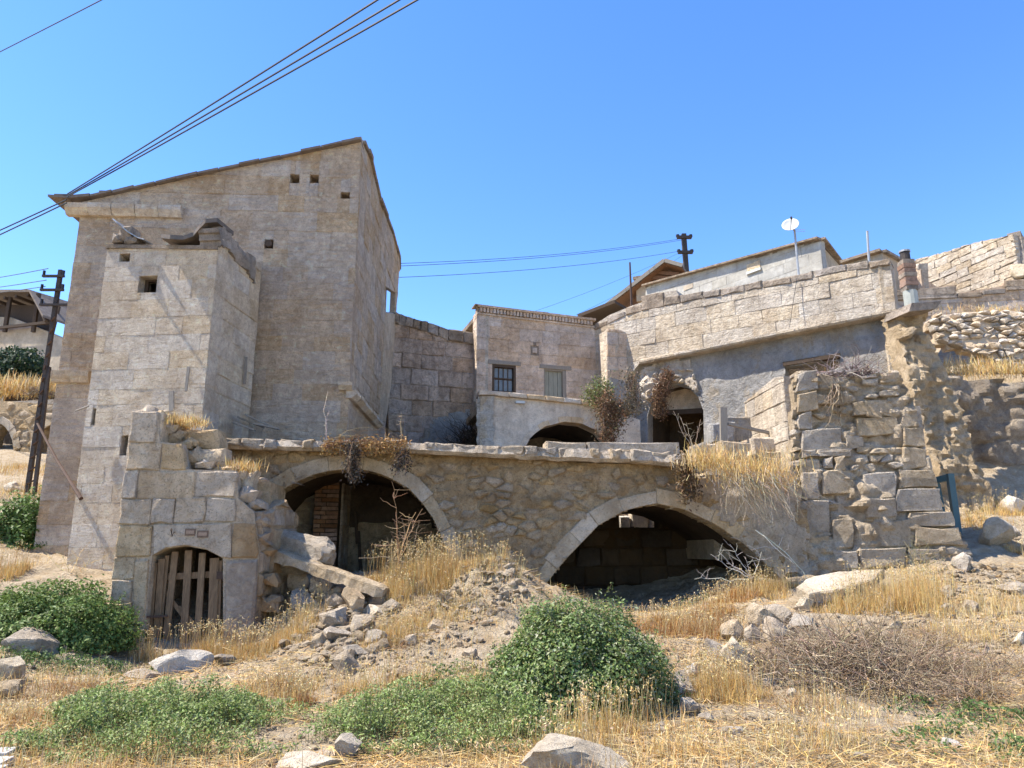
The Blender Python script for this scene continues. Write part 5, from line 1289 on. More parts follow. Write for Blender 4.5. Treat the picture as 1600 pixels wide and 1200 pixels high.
# ================================================================== LOOSE ROCKS AND BLOCKS
def rock(px, pyb, wpx, hpx, mat, label, seed, name='rock', cat='rock', group=None, dep=.9, rz=None, tilt=(0, 0), Y=None, chops=20, sub=4, rough=.05, sink=.3):
    r = random.Random(seed); q = ghit(px, pyb) if Y is None else at(px, pyb, Y)
    ax = (q - EYE).dot(Vector((0, CP, SP))); k = ax / FPX
    w, h = wpx*k/2, hpx*k/2
    V, F = rock_mesh((w*1.4, w*1.25*dep, h*1.5), r, sub, chops, rough)
    from mathutils import Euler
    E = Euler((tilt[0], tilt[1], rz if rz is not None else r.uniform(-.5, .5)))
    c = Vector((q.x, q.y + w*dep*.3, q.z + h*(1-sink)))
    V = [c + (E.to_matrix() @ v) for v in V]
    obj(name, V, F, M[mat], None, smooth='angle', label=label, cat=cat, group=group)
rocks = [
 (1155,1046,66,44,'white_rock','big rounded white boulder right of the round green bush'),
 (1149,1003,44,38,'boulder','squarish pale rock at the left end of the rubble heap'),
 (1190,984,58,42,'boulder','largest pale rock on the crest of the rubble heap right of the bush'),
 (1224,978,44,36,'boulder','grey-brown rock on the right shoulder of the rubble heap'),
 (1259,955,30,26,'white_rock','small white rock standing at the top right of the rubble heap'),
 (1258,985,52,30,'boulder','flat dark-sided rock at the right foot of the rubble heap'),
 (1214,1008,42,42,'gate','pinkish upright stone in the middle of the rubble heap'),
 (1178,1006,36,30,'boulder','small pale rock wedged just above the big white boulder'),
 (1281,950,26,18,'boulder','low pale stone between rubble heap and tilted white slab'),
 (1118,1034,40,34,'boulder','half-shaded grey rock touching the left of the big white boulder'),
 (1085,1057,38,24,'white_rock','bright low white rock between the green bush and the big boulder'),
 (1060,1092,58,38,'boulder','shaded grey rock at the lower right edge of the round green bush'),
 (1078,1118,38,22,'boulder','flat grey stone below the round green bush, on the straw'),
 (1036,1148,26,18,'white_rock','little white stone in the straw below the green bush'),
 (1205,1075,26,14,'boulder','small flat stone in the dry grass below the big white boulder'),
 (885,1216,190,56,'white_rock','large flat pale rock cut off by the bottom edge, centre'),
 (541,1186,52,44,'white_rock','tilted pale rock at the bottom left of centre'),
 (508,1192,34,18,'boulder','low grey stone left of the tilted pale rock'),
 (470,1204,130,24,'white_rock','broad flat whitish rock slab at the bottom edge'),
 (35,1016,100,34,'boulder','long flat pale stone under the dark green bush at left'),
 (8,1062,56,44,'white_rock','pale rock at the left edge below the long flat stone'),
 (12,1092,44,26,'boulder','small grey rock at the left edge above the paving'),
 (268,1052,84,34,'white_rock','pale rock at the threshold of the wooden gate'),
 (352,1040,40,18,'boulder','low stone at the right foot of the gate ruin'),
 (228,1062,60,14,'boulder','flat pale stone in front of the left gate jamb'),
 (468,958,44,38,'boulder','pale lump of rubble below the left end of the fallen beam'),
 (517,985,50,34,'boulder','jagged slab of broken mortar below the fallen beam'),
 (524,1004,56,26,'boulder','dark-faced rubble slab on the slope below the fallen beam'),
 (560,985,44,30,'boulder','pale rubble chunk right of the jagged mortar slab'),
 (590,968,40,24,'white_rock','small white rubble chunk under the right end of the fallen beam'),
 (548,1030,56,28,'boulder','loose grey stone in the middle of the rubble slope'),
 (536,1052,54,36,'boulder','lowest pale stone of the rubble slope, above the green plants'),
 (612,958,30,20,'boulder','small stone beside the golden grass below the left arch'),
 (500,1010,30,24,'boulder','small stone at the left side of the rubble slope'),
 (585,1010,44,22,'boulder','flat stone at the right side of the rubble slope'),
 (438,926,30,44,'gate','upright long stone leaning at the foot of the gate ruin'),
 (462,930,46,48,'gate','brown block lying under the left end of the fallen beam'),
 (498,932,38,38,'gate','brown rubble block under the middle of the fallen beam'),
 (556,958,38,42,'gate','rounded brown stone under the right half of the fallen beam'),
 (590,948,34,30,'cap','dark stone under the right tip of the fallen beam'),
 (520,952,34,24,'boulder','pale broken stone in the shade under the fallen beam'),
 (1556,852,52,40,'white_rock','white rock beside the path right of the blue frame'),
 (1586,800,46,30,'white_rock','long pale rock at the top of the path, right edge'),
 (1504,890,34,26,'boulder','rough pale stone at the right foot of the ruined pier'),
 (1590,928,60,24,'boulder','flat pale slab stone at the right edge beside the path'),
 (1480,932,34,20,'white_rock','white stone in the dry grass below the ruined pier'),
 (1520,960,38,26,'boulder','rough grey stone right of the dead twig mound'),
 (1483,956,26,16,'boulder','little pale stone above the dead twig mound'),
 (1400,990,30,18,'white_rock','white stone lying on top of the dead twig mound'),
 (1385,1000,34,16,'boulder','second pale stone half hidden in the dead twig mound'),
 (1600,1008,26,24,'white_rock','white stone at the right edge level with the twig mound'),
 (1345,1190,32,14,'boulder','flat blue-grey stone near the bottom right'),
 (1150,1150,44,16,'boulder','low stone in the pale bare patch below the big boulder'),
 (1105,1128,30,14,'boulder','flat stone at the left of the pale bare patch'),
 (1490,1172,32,16,'white_rock','small white stone among the sparse green plants at bottom right'),
 (1570,1168,38,14,'boulder','flat stone at the bottom right corner'),
 (1262,1030,24,14,'boulder','small stone between rubble heap and dead twig mound'),
 (1240,1090,22,14,'white_rock','little white stone at the left edge of the dead twig mound'),
 (640,1008,26,18,'boulder','single stone on the earth mound above the green plants'),
 (676,985,30,16,'boulder','flat stone half buried in the earth mound between the arches'),
 (735,1030,30,20,'boulder','small stone at the upper left of the round green bush'),
 (15,768,34,16,'white_rock','white stone on the slope below the utility pole'),
]
for i, r in enumerate(rocks): rock(*r, seed=100+i)
rock(466,890,80,52,'boulder','broken masonry chunk with rubble faces beside the gate ruin', 77, 'masonry_chunk', 'rubble', Y=12.9, dep=.7, chops=5, rough=.12, sink=.05)
rock(1585,840,30,20,'boulder','small pale stone on the path at the right edge', 78)
# tilted slab and fallen beam
A, B = at(1250, 926, 12.6), at(1378, 898, 12.9)
dd_ = (B - A).normalized(); yy = Vector((0, .92, .38)); yy = (yy - dd_*yy.dot(dd_)).normalized(); zz = dd_.cross(yy)
if zz.z < 0: zz = -zz
class SlabFrame(Wall):
    def __init__(s): pass
    def P(s, u, v, off=0.0): return (A+B)/2 + dd_*u + yy*v + zz*off
rs = random.Random(6)
_sl = stone(SlabFrame(), ragged([(-.78,-.22),(-.4,-.30),(.2,-.24),(.55,-.14),(.86,.02),(.5,.2),(.0,.3),(-.5,.26),(-.8,.08)], .03, .15, rs), M['white_rock'], None, .07, .02, .16, .02, rs, 'stone_slab', 0, 0)
_sl['label'] = 'long tilted white slab pointing right at the foot of the pier'; _sl['category'] = 'stone slab'
A, B = at(404, 857, 12.9), at(603, 926, 12.15)
V = []; F = []; n = 22; dd_ = (B - A).normalized(); yy = Vector((.35, .93, 0)); yy = (yy - dd_*yy.dot(dd_)).normalized(); zz = dd_.cross(yy)
if zz.z < 0: zz = -zz
L_ = (B - A).length
for i in range(n+1):
    s = L_*i/n; k = noise.fractal(Vector((s*3, 1, 2)), 1, 2, 4)
    w_, h_ = .17 + .03*k, .10 + .03*noise.fractal(Vector((s*4, 7, 2)), 1, 2, 4)
    if i in (0, n): w_, h_ = w_*.75, h_*.75
    for (a, b) in ((-1, -.8), (-.9, .75), (-.3, 1), (.6, .95), (1, .3), (.8, -1)):
        V.append(A + dd_*s + yy*(a*w_ + .03*noise.noise(Vector((s*6, a*3, 5)))) + zz*(b*h_ + .03*noise.noise(Vector((s*6, b*3, 9)))))
for i in range(n):
    for k in range(6): F.append((6*i+k, 6*i+(k+1) % 6, 6*i+6+(k+1) % 6, 6*i+6+k))
F += [(5,4,3,2,1,0), tuple(6*n+k for k in range(6))]
obj('fallen_beam', V, F, M['boulder'], None, label='long pale stone beam fallen at a slant below the left arch', cat='stone beam')
# paving at the bottom left corner
pv = bpy.data.objects.new('pavement', None); COL.objects.link(pv); pv['kind'] = 'structure'; pv['label'] = 'small corner of grey paving at the bottom left'; ORG[pv.name] = Vector((0, 0, 0))
r = random.Random(3); c0 = ghit(-14, 1196)
for i in range(6):
    for j in range(3):
        x, y = c0.x - .62 + .2*i + r.uniform(-.008, .008) + .1*(j % 2), c0.y - .32 + .22*j
        if x > c0.x + .36 - .13*j: continue
        MB().box((x, y, g1(x, y) + .03), (.092, .012, .0), (-.013, .1, 0), (0, 0, .03)).build('paver', M['paver'], pv)
# ================================================================== VEGETATION
R = np.random.default_rng(7)
def colvar(base, n, v=.18, hue=.08):
    c = np.asarray(base, float)[None, :] * (1 + R.normal(0, v, (n, 1))) * (1 + R.normal(0, hue, (n, 3))); return np.clip(c, .01, .9)
def palette(cols, wts, n):
    k = R.choice(len(cols), n, p=np.array(wts)/sum(wts)); return np.clip(np.array(cols)[k] * (1 + R.normal(0, .16, (n, 1))) * (1 + R.normal(0, .05, (n, 3))), .008, .9)
STRAW = [(.62,.42,.15), (.68,.53,.27), (.46,.265,.085), (.54,.44,.28)]
def blades(roots, h, w, lean, col):
    """tapering grass blades, three triangles each"""
    n = len(roots); a = R.uniform(0, 2*np.pi, n); la = R.uniform(0, 2*np.pi, n)
    dirw = np.c_[np.cos(a), np.sin(a), np.zeros(n)]; dl = np.c_[np.cos(la), np.sin(la), np.zeros(n)]
    l = np.abs(R.normal(0, 1, n)) * lean; l = np.clip(l, 0, 1.45)
    up = np.c_[np.zeros((n, 2)), np.ones(n)]
    mid = roots + (up*np.cos(l*.6)[:, None] + dl*np.sin(l*.6)[:, None]) * (h*.55)[:, None]
    tip = mid + (up*np.cos(l)[:, None] + dl*np.sin(l)[:, None]) * (h*.45)[:, None]
    W = dirw * (w*.5)[:, None]
    V = np.stack([roots - W, roots + W, mid - W*.8, mid + W*.8, tip], 1)
    b = (np.arange(n)*5)[:, None]; T = np.concatenate([b + [0, 1, 3], b + [0, 3, 2], b + [2, 3, 4]], 1).reshape(-1, 3)
    return V.reshape(-1, 3), T, np.repeat(col, 5, 0)
def lying(roots, L, w, col, rise=.25):
    n = len(roots); a = R.uniform(0, 2*np.pi, n); d = np.c_[np.cos(a), np.sin(a), R.uniform(-rise*.3, rise, n)]
    s = np.c_[-np.sin(a), np.cos(a), R.uniform(-.4, .4, n)] * (w*.5)[:, None]
    p0 = roots + np.c_[np.zeros((n, 2)), R.uniform(.003, .05, n)]; p1 = p0 + d*L[:, None]
    p1[:, 2] = np.maximum(p1[:, 2], gz(p1[:, 0], p1[:, 1]) + .006)
    V = np.stack([p0 - s, p0 + s, p1 + s*.6, p1 - s*.6], 1); b = (np.arange(n)*4)[:, None]
    return V.reshape(-1, 3), np.concatenate([b + [0, 1, 2], b + [0, 2, 3]], 1).reshape(-1, 3), np.repeat(col, 4, 0)
def leaves(pos, size, nrm, col, asp=.45, fold=.25, spread=.8):
    n = len(pos); nn = nrm + R.normal(0, spread, (n, 3)); nn /= np.linalg.norm(nn, axis=1, keepdims=True) + 1e-9
    t = R.normal(0, 1, (n, 3)); t -= nn*(t*nn).sum(1, keepdims=True); t /= np.linalg.norm(t, axis=1, keepdims=True) + 1e-9
    s = np.cross(nn, t); sz = size[:, None]
    V = np.stack([pos - t*sz*.5, pos + s*sz*asp*.5 + nn*sz*fold*.3, pos + t*sz*.5, pos - s*sz*asp*.5 + nn*sz*fold*.3], 1)
    b = (np.arange(n)*4)[:, None]
    return V.reshape(-1, 3), np.concatenate([b + [0, 1, 2], b + [0, 2, 3]], 1).reshape(-1, 3), np.repeat(col, 4, 0)
def tubes(lines, r0, r1, cols):
    """lines (n, m, 3) -> three-sided stems"""
    lines = np.asarray(lines); n, m, _ = lines.shape
    d = np.gradient(lines, axis=1); d /= np.linalg.norm(d, axis=2, keepdims=True) + 1e-9
    x = np.cross(d, np.array([.3, .5, .81])); x /= np.linalg.norm(x, axis=2, keepdims=True) + 1e-9; y = np.cross(d, x)
    rad = (np.asarray(r0)[:, None] * (1 - np.linspace(0, 1, m)) + np.asarray(r1)[:, None] * np.linspace(0, 1, m))[:, :, None]
    V = np.stack([lines + (x*math.cos(2*math.pi*k/3) + y*math.sin(2*math.pi*k/3))*rad for k in range(3)], 2)   # n m 3 3
    base = (np.arange(n)*m*3)[:, None, None] + (np.arange(m-1)*3)[None, :, None] + np.zeros((1, 1, 3), int)
    k = np.arange(3)[None, None, :]; a, b = base + k, base + (k+1) % 3
    T = np.stack([a, b, b+3, a, b+3, a+3], -1).reshape(-1, 3)
    return V.reshape(-1, 3), T, np.repeat(cols, m*3, 0)
def joinv(parts):
    V, T, Cc, k = [], [], [], 0
    for v, t, c in parts: V.append(v); T.append(t + k); Cc.append(c); k += len(v)
    return np.concatenate(V), np.concatenate(T), np.concatenate(Cc)
def arcs(base, tip, m=6, bow=.15, jit=.03):
    base, tip = np.asarray(base), np.asarray(tip); n = len(base); t = np.linspace(0, 1, m)[None, :, None]
    L = np.linalg.norm(tip-base, axis=1)[:, None, None]; b = R.normal(0, 1, (n, 1, 3)) * bow * L
    P = base[:, None]*(1-t) + tip[:, None]*t + b*4*t*(1-t)*.5
    return P + R.normal(0, 1, P.shape)*jit*L*(t*(1-t)*4)**.5
def snoise(x, y, f, seed):
    return np.array([noise.noise(Vector((a*f + seed*3.7, b*f, seed))) for a, b in zip(x, y)])
def free(x, y):
    """true where open ground is"""
    ok = ~((x > -8.3) & (x < -3.95) & (y > 11.75) & (y < 14.2)) & ~((x < -3.6) & (x > -10.4) & (y > 13.75))
    ok &= ~((x > -4.6) & (x < 9.9) & (y > 14.2) & (y < 19)); ok &= ~((x > 5.9) & (x < 9.4) & (y > 14.6) & (y < 19))
    return ok
def scatter(n, y0=4.9, y1=18.0):
    Y = y0 * (y1/y0) ** R.random(n); X = R.uniform(-.82, .82, n) * (Y + .5)
    k = free(X, Y) & (Y < 17.6); return X[k], Y[k]
def pts(X, Y, dz=0.0): return np.c_[X, Y, gz(X, Y) + dz]
def patch(px, py, rx, ry, n, dz=0.0, ctr=None):
    c = ghit(px, py) if ctr is None else ctr
    r = np.sqrt(R.random(n)) ; a = R.uniform(0, 2*np.pi, n); r = r * (1 + .25*np.sin(3*a + px) + .15*np.sin(5*a + py))
    X, Y = c.x + rx*r*np.cos(a), c.y + ry*r*np.sin(a); k = free(X, Y); return pts(X[k], Y[k], dz), 1 - np.clip(r[k], 0, 1)

# straw lying all over the slope
X, Y = scatter(115000); nz = snoise(X, Y, .55, 1) + .5*snoise(X, Y, 1.7, 2); k = nz > R.normal(-.12, .25, len(X)); X, Y = X[k], Y[k]
n = len(X); cl = palette(STRAW + [(.24,.155,.075), (.34,.22,.10)], [4, 4, 3, 3, 3, 3], n); cl *= (1 + .25*snoise(X, Y, .8, 5))[:, None]
v = lying(pts(X, Y), R.uniform(.06, .26, n), R.uniform(.003, .0075, n)*(.7+.06*Y), cl)
np_obj('straw_litter', v[0], v[1], M['straw'], col=v[2], kind='stuff', label='dry straw lying over the whole slope in front of the ruins')
# thin standing dry grass
X, Y = scatter(50000); nz = snoise(X, Y, .5, 3) + .4*snoise(X, Y, 1.9, 4); k = nz > R.normal(.08, .2, len(X)); X, Y = X[k], Y[k]; n = len(X)
v = blades(pts(X, Y), R.uniform(.07, .24, n), R.uniform(.0035, .007, n)*(.6+.06*Y), .5, palette(STRAW, [5, 4, 2, 2], n))
np_obj('dry_grass', v[0], v[1], M['straw'], col=v[2], kind='stuff', label='thin standing dry grass scattered over the slope')
# clumps of tall golden grass
G = [(660,905,.85,.45,3800,.48,0),(620,935,.3,.3,900,.3,0),(700,905,.4,.3,1100,.38,0),(700,965,.5,.45,900,.2,1),(770,880,.5,.25,1000,.24,1),(640,985,.35,.5,900,.22,0),(600,1000,.25,.4,700,.3,0),
     (1405,950,.8,.5,3000,.5,0),(1330,955,.5,.3,1300,.32,0),(1440,930,.5,.35,1300,.4,0),(1200,925,.5,.4,1300,.35,0),(1150,940,.55,.35,1400,.3,2),(1060,985,.8,.5,2600,.25,2),(1100,965,.5,.4,1500,.28,2),
     (1135,1090,.42,.35,2200,.32,0),(1110,1085,.2,.2,500,.28,0),(950,1150,.42,.22,900,.34,0),(1000,1120,.25,.2,700,.36,0),(900,1170,.3,.2,700,.3,1),(860,1180,.3,.2,500,.2,0),(330,1025,.5,.3,1600,.42,0),(380,1030,.4,.35,1000,.28,0),
     (230,1030,.25,.2,500,.35,1),(290,1025,.35,.15,700,.4,1),(430,1010,.5,.4,1500,.3,0),(470,985,.35,.4,900,.35,1),(440,1080,.5,.5,1200,.2,0),(470,1105,.14,.14,600,.24,2),(60,900,.9,.4,2600,.4,0),(110,880,.5,.3,1200,.38,0),(20,930,.5,.4,900,.3,0),
     (1560,800,.9,.5,1800,.3,0),(1585,870,.5,.5,900,.3,0),(1520,820,.4,.3,600,.25,0),(1550,950,.8,.6,1400,.28,1),(1500,1000,.6,.6,900,.25,1),(1250,1150,.5,.3,400,.18,0),(1180,1180,.5,.2,350,.16,1),(1300,1170,.5,.3,500,.22,1),(1060,1180,.4,.2,300,.18,0),
     (1290,1110,.4,.4,500,.24,1),(60,1130,.6,.5,1300,.15,2),(120,1080,.5,.4,700,.16,2),(700,1190,.8,.12,500,.12,0),(830,1110,.3,.3,500,.2,1),(640,1070,.4,.4,600,.2,0),(560,1080,.3,.3,500,.2,0),(750,1075,.35,.35,600,.18,0),(40,770,1.2,.8,1500,.3,1),(30,735,1.6,1,1200,.35,0)]
par = []
for (px, py, rx, ry, n, h, cidx) in G:
    q, e = patch(px, py, rx, ry, n); n = len(q)
    if not n: continue
    cl = palette(STRAW, [[6, 3, 2, 1], [3, 4, 1, 4], [3, 1, 6, 1]][cidx], n)
    if cidx == 2: cl = cl*np.array([.85, .72, .7])
    par.append(blades(q, h*.88*(.3 + .75*R.random(n))*(.55 + .55*e), R.uniform(.004, .0075, n)*(.5+.05*q[:, 1]), .46, cl))
    # seed heads on taller stems
    m_ = n // 9; kk = R.choice(n, m_, replace=False); b_ = q[kk]; t_ = b_ + np.c_[R.normal(0, .05, m_), R.normal(0, .05, m_), h*R.uniform(.9, 1.35, m_)]
    par.append(tubes(arcs(b_, t_, 3, .06, 0), R.uniform(.0016, .0026, m_), R.uniform(.001, .0016, m_), palette(STRAW, [3, 5, 1, 2], m_)))
    sp = np.repeat(t_, 3, 0) + R.normal(0, .012, (m_*3, 3)); par.append(leaves(sp, R.uniform(.02, .04, m_*3), np.tile([0, -1, .3], (m_*3, 1)), palette(STRAW, [2, 5, 1, 3], m_*3), .3))
v = joinv(par); np_obj('tall_dry_grass', v[0], v[1], M['straw'], col=v[2], kind='stuff', label='clumps of tall golden dry grass on the slope and along the walls')

# gravel and crumbs of stone
X, Y = scatter(26000); nz = snoise(X, Y, .7, 8); k = nz > R.normal(.0, .2, len(X)); X, Y = X[k], Y[k]; n = len(X)
ico = bmesh.new(); bmesh.ops.create_icosphere(ico, subdivisions=1, radius=1); IV = np.array([v.co[:] for v in ico.verts]); IF = np.array([[v.index for v in f.verts] for f in ico.faces]); ico.free()
s = (.006 + .03*R.random(n)**4) * (.8+.05*Y)
V = IV[None]*s[:, None, None]*R.uniform(.6, 1.3, (n, 1, 3))*R.uniform(.75, 1.2, (n, len(IV), 1)) + pts(X, Y, 0)[:, None] + np.array([0, 0, .2])*s[:, None, None]
T = (IF[None] + (np.arange(n)*len(IV))[:, None, None]).reshape(-1, 3)
np_obj('gravel', V.reshape(-1, 3), T, M['boulder'], kind='stuff', label='loose gravel and stone crumbs on the slope')

base_rocks = [rock_mesh((1, .85, .7), random.Random(900+i), 2, 12, .05) for i in range(7)]
def rubble_field(name, label, spots):
    VV, TT, k0 = [], [], 0
    for (px, py, rx, ry, n, smin, smax) in spots:
        q, e = patch(px, py, rx, ry, n)
        for p_ in q:
            V0, F0 = base_rocks[R.integers(7)]; s_ = smin + (smax-smin)*R.random()**1.5; a = R.uniform(0, 6.28); b = R.normal(0, .4); sx, sy, sz = s_*R.uniform(.7, 1.3), s_*R.uniform(.7, 1.2), s_*R.uniform(.5, 1)
            A_ = np.array(V0)*[sx, sy, sz]; ca, sa, cb, sb = math.cos(a), math.sin(a), math.cos(b), math.sin(b)
            A_ = np.c_[A_[:, 0]*cb - A_[:, 2]*sb, A_[:, 1], A_[:, 0]*sb + A_[:, 2]*cb]; A_ = np.c_[A_[:, 0]*ca - A_[:, 1]*sa, A_[:, 0]*sa + A_[:, 1]*ca, A_[:, 2]]
            VV.append(A_ + p_ + np.array([0, 0, s_*.2])); TT.append(np.array(F0) + k0); k0 += len(A_)
    o = np_obj(name, np.concatenate(VV), np.concatenate(TT), M['boulder'], smooth=True, kind='stuff', label=label); o.data.set_sharp_from_angle(angle=math.radians(30))
rubble_field('rubble', 'small broken rubble strewn on the slope and around the stone heaps', [(525,975,.55,.9,190,.03,.16),(500,960,.4,.5,40,.06,.2),(550,1010,.5,.7,80,.04,.18),(1500,960,.9,.6,110,.02,.1),(1560,900,.7,.6,70,.03,.13),(1340,1000,.5,.3,40,.03,.1),(600,940,.35,.3,30,.04,.14),(760,920,.7,.7,110,.03,.12),(690,990,.7,.6,110,.02,.11),(800,890,.4,.4,40,.03,.12),(1215,980,.5,.4,40,.06,.17),(545,1030,.45,.5,90,.025,.1),(590,970,.35,.4,60,.02,.09),(480,950,.3,.4,40,.03,.1),(1215,985,.65,.6,150,.025,.11),(1180,1030,.5,.4,60,.02,.07),
   (1150,1140,.7,.35,110,.012,.05),(1080,1080,.5,.4,60,.015,.06),(1420,985,.7,.4,70,.02,.08),(1530,930,.7,.8,130,.02,.09),(1570,860,.6,.6,80,.02,.08),(1580,1000,.6,.8,110,.02,.07),(700,960,.8,.8,150,.012,.06),(760,900,.5,.4,90,.015,.07),(640,1030,.5,.4,60,.012,.06),
   (20,1050,.4,.4,50,.015,.06),(470,1185,.6,.12,60,.01,.04),(900,1185,.7,.1,50,.01,.04),(300,1040,.5,.2,40,.015,.06),(1290,1150,.6,.4,70,.012,.05),(1330,930,.6,.4,60,.02,.08),(1480,900,.5,.4,70,.02,.09)])

# ---- leafy plants
GREEN = [(.13,.185,.05), (.18,.235,.08), (.09,.135,.04), (.30,.32,.19), (.25,.26,.08)]
def bush(name, label, cat, c, rx, ry, rz, n, size, cols=GREEN, w=(4, 4, 3, 2, 1), stems=110, asp=.5, group=None, lump=.2, inner=.5, zb=0.0, dead=0.0):
    root = thing(name, label, cat, c, group)
    d = R.normal(0, 1, (n, 3)); d[:, 2] = np.abs(d[:, 2])*.95 + zb; d /= np.linalg.norm(d, axis=1, keepdims=True)
    lf = 1 + lump*np.array([noise.noise(Vector((q[0]*2.6 + c[0], q[1]*2.6, q[2]*2.6)))*1.3 + noise.noise(Vector((q[0]*6, q[1]*6 + c[1], q[2]*6)))*.7 for q in d])
    rr_ = (inner + (1-inner)*R.random(n)**.6) * lf; rr_[R.random(n) < .03] *= 1.1
    P = np.array(c) + d*np.array([rx, ry, rz])*rr_[:, None]
    gzv = gz(P[:, 0], P[:, 1]); 
    if np.abs(np.median(gzv) - c[2]) < .8: P[:, 2] = np.maximum(P[:, 2], gzv + .01)
    cl = palette(cols, w, n)
    v = leaves(P, R.uniform(.55, 1.45, n)*size, d + np.array([0, 0, .5]), cl, asp, .3, .65)
    ms = n // 110; ks = R.choice(n, ms, replace=False); ks = ks[rr_[ks] > .85]; ms = len(ks); sd_ = d[ks] + np.array([0, 0, .6]) + R.normal(0, .35, (ms, 3)); sd_ /= np.linalg.norm(sd_, axis=1, keepdims=True)
    tipS = P[ks] + sd_*R.uniform(.06, .2, (ms, 1)); LS = arcs(P[ks], tipS, 6, .12, .01)
    lp_ = LS[:, 1:].reshape(-1, 3); lp_ = np.repeat(lp_, 3, 0) + R.normal(0, .016, (len(lp_)*3, 3))
    vs_ = leaves(lp_, R.uniform(.4, .9, len(lp_))*size, np.repeat(np.repeat(sd_, 5, 0), 3, 0), palette(cols, w, len(lp_)), asp, .3, .9)
    v = joinv([v, vs_, tubes(LS, np.full(ms, .003), np.full(ms, .0015), colvar((.2, .17, .1), ms))])
    np_obj('foliage', v[0], v[1], M['leaf'], root, col=v[2])
    if stems:
        ds = R.normal(0, 1, (stems, 3)); ds[:, 2] = np.abs(ds[:, 2]); ds /= np.linalg.norm(ds, axis=1, keepdims=True)
        b0 = np.array(c) + np.c_[R.normal(0, rx*.2, stems), R.normal(0, ry*.2, stems), np.full(stems, .0)]
        tp_ = np.array(c) + ds*np.array([rx, ry, rz])*R.uniform(.85, 1.12, (stems, 1))
        v = tubes(arcs(b0, tp_, 5, .1), np.full(stems, .008), np.full(stems, .002), colvar((.2, .16, .1), stems)); np_obj('stems', v[0], v[1], M['twig'], root, col=v[2])
    return root
q = ghit(908, 1114)
bush('round_bush', 'large round green bush in the middle foreground', 'bush', (q.x, q.y + .35, q.z - .05), 1.03, .84, 1.13, 52000, .042, lump=.14, stems=150)
q = ghit(80, 1010); bush('leafy_bush', 'dense dark green bush against the left side of the gate ruin', 'bush', (q.x - .3, q.y + .55, q.z - .1), 1.3, .8, .95, 22000, .055, cols=[(.11,.17,.04),(.15,.21,.055),(.08,.125,.03),(.18,.23,.07)], w=(4, 4, 3, 2), lump=.2)
q = ghit(140, 990); bush('leafy_bush', 'smaller dark bush lobe touching the corner of the gate ruin', 'bush', (q.x - .2, q.y + .25, q.z - .1), .45, .4, .62, 7000, .05, cols=[(.11,.17,.04),(.15,.21,.055),(.08,.125,.03)], w=(4, 4, 3), lump=.2)
q = ghit(15, 850); bush('green_shrub', 'bright green shrub at the left edge below the utility pole', 'bush', (q.x - .1, q.y + .6, q.z - .1), .95, .8, 1.15, 9000, .085, cols=[(.10,.17,.04),(.13,.2,.055),(.07,.12,.03)], w=(4, 3, 3), lump=.25)
def mat(name, label, spots, size, cols, w, dens=2600, h=.16, stemh=.16):
    par = []
    for (px, py, rx, ry) in spots:
        n = int(dens*rx*ry*3.1); q, e = patch(px, py, rx, ry, n); n = len(q)
        if not n: continue
        cover = snoise(q[:, 0], q[:, 1], 2.2, 11) + .5*snoise(q[:, 0], q[:, 1], 6, 12) > R.normal(-.28, .22, n); q, e = q[cover], e[cover]; n = len(q)
        lift = h*(.35 + .75*e)*(1 + .8*snoise(q[:, 0], q[:, 1], 3, 13))*R.random(n)**.6; q = q + np.c_[np.zeros((n, 2)), np.maximum(lift, .01)]
        par.append(leaves(q, R.uniform(.6, 1.3, n)*size, np.tile([0, -.2, 1.], (n, 1)), palette(cols, w, n), .38, .25, .75))
        m_ = n // 14; kk = R.choice(n, m_, replace=False); t_ = q[kk]; b_ = t_.copy(); b_[:, 2] = gz(b_[:, 0], b_[:, 1]); b_[:, :2] += R.normal(0, .04, (m_, 2)); t_ = t_ + np.array([0, 0, .04])
        par.append(tubes(arcs(b_, t_, 3, .1), np.full(m_, .003), np.full(m_, .0015), colvar((.2, .2, .09), m_)))
    v = joinv(par); np_obj(name, v[0], v[1], M['leaf'], col=v[2], kind='stuff', label=label)
G2_ = [(.17,.235,.055), (.235,.29,.09), (.27,.31,.13), (.34,.36,.17), (.12,.18,.04)]
mat('ground_cover', 'low grey-green creeping plants across the lower left and bottom centre', [(240,1130,1.15,.85),(330,1130,.55,.7),(160,1150,.5,.5),(640,1130,.75,.7),(720,1110,.55,.5),(800,1150,.55,.4),(590,1160,.55,.4),(840,1160,.3,.25),(700,1180,.6,.15),(260,1190,.8,.25)], .036, G2_, (4, 4, 3, 2, 2), 6000, .36)
mat('ground_cover', 'bright green leafy weeds below the dark bush and along the earth mound', [(130,1040,.9,.35),(60,1040,.7,.35),(200,1060,.5,.35),(690,1070,.4,.35),(720,1050,.25,.25),(640,1080,.3,.3),(20,1030,.4,.3),(1430,1110,.3,.3),(1550,1130,.5,.4),(1480,1150,.5,.25),(1590,1180,.5,.3),(1445,1180,.3,.2),(985,940,.5,.4),(1080,945,.5,.3)], .05, [(.085,.14,.035),(.115,.17,.05),(.06,.10,.03),(.16,.19,.09)], (4, 4, 2, 1), 1100, .16)

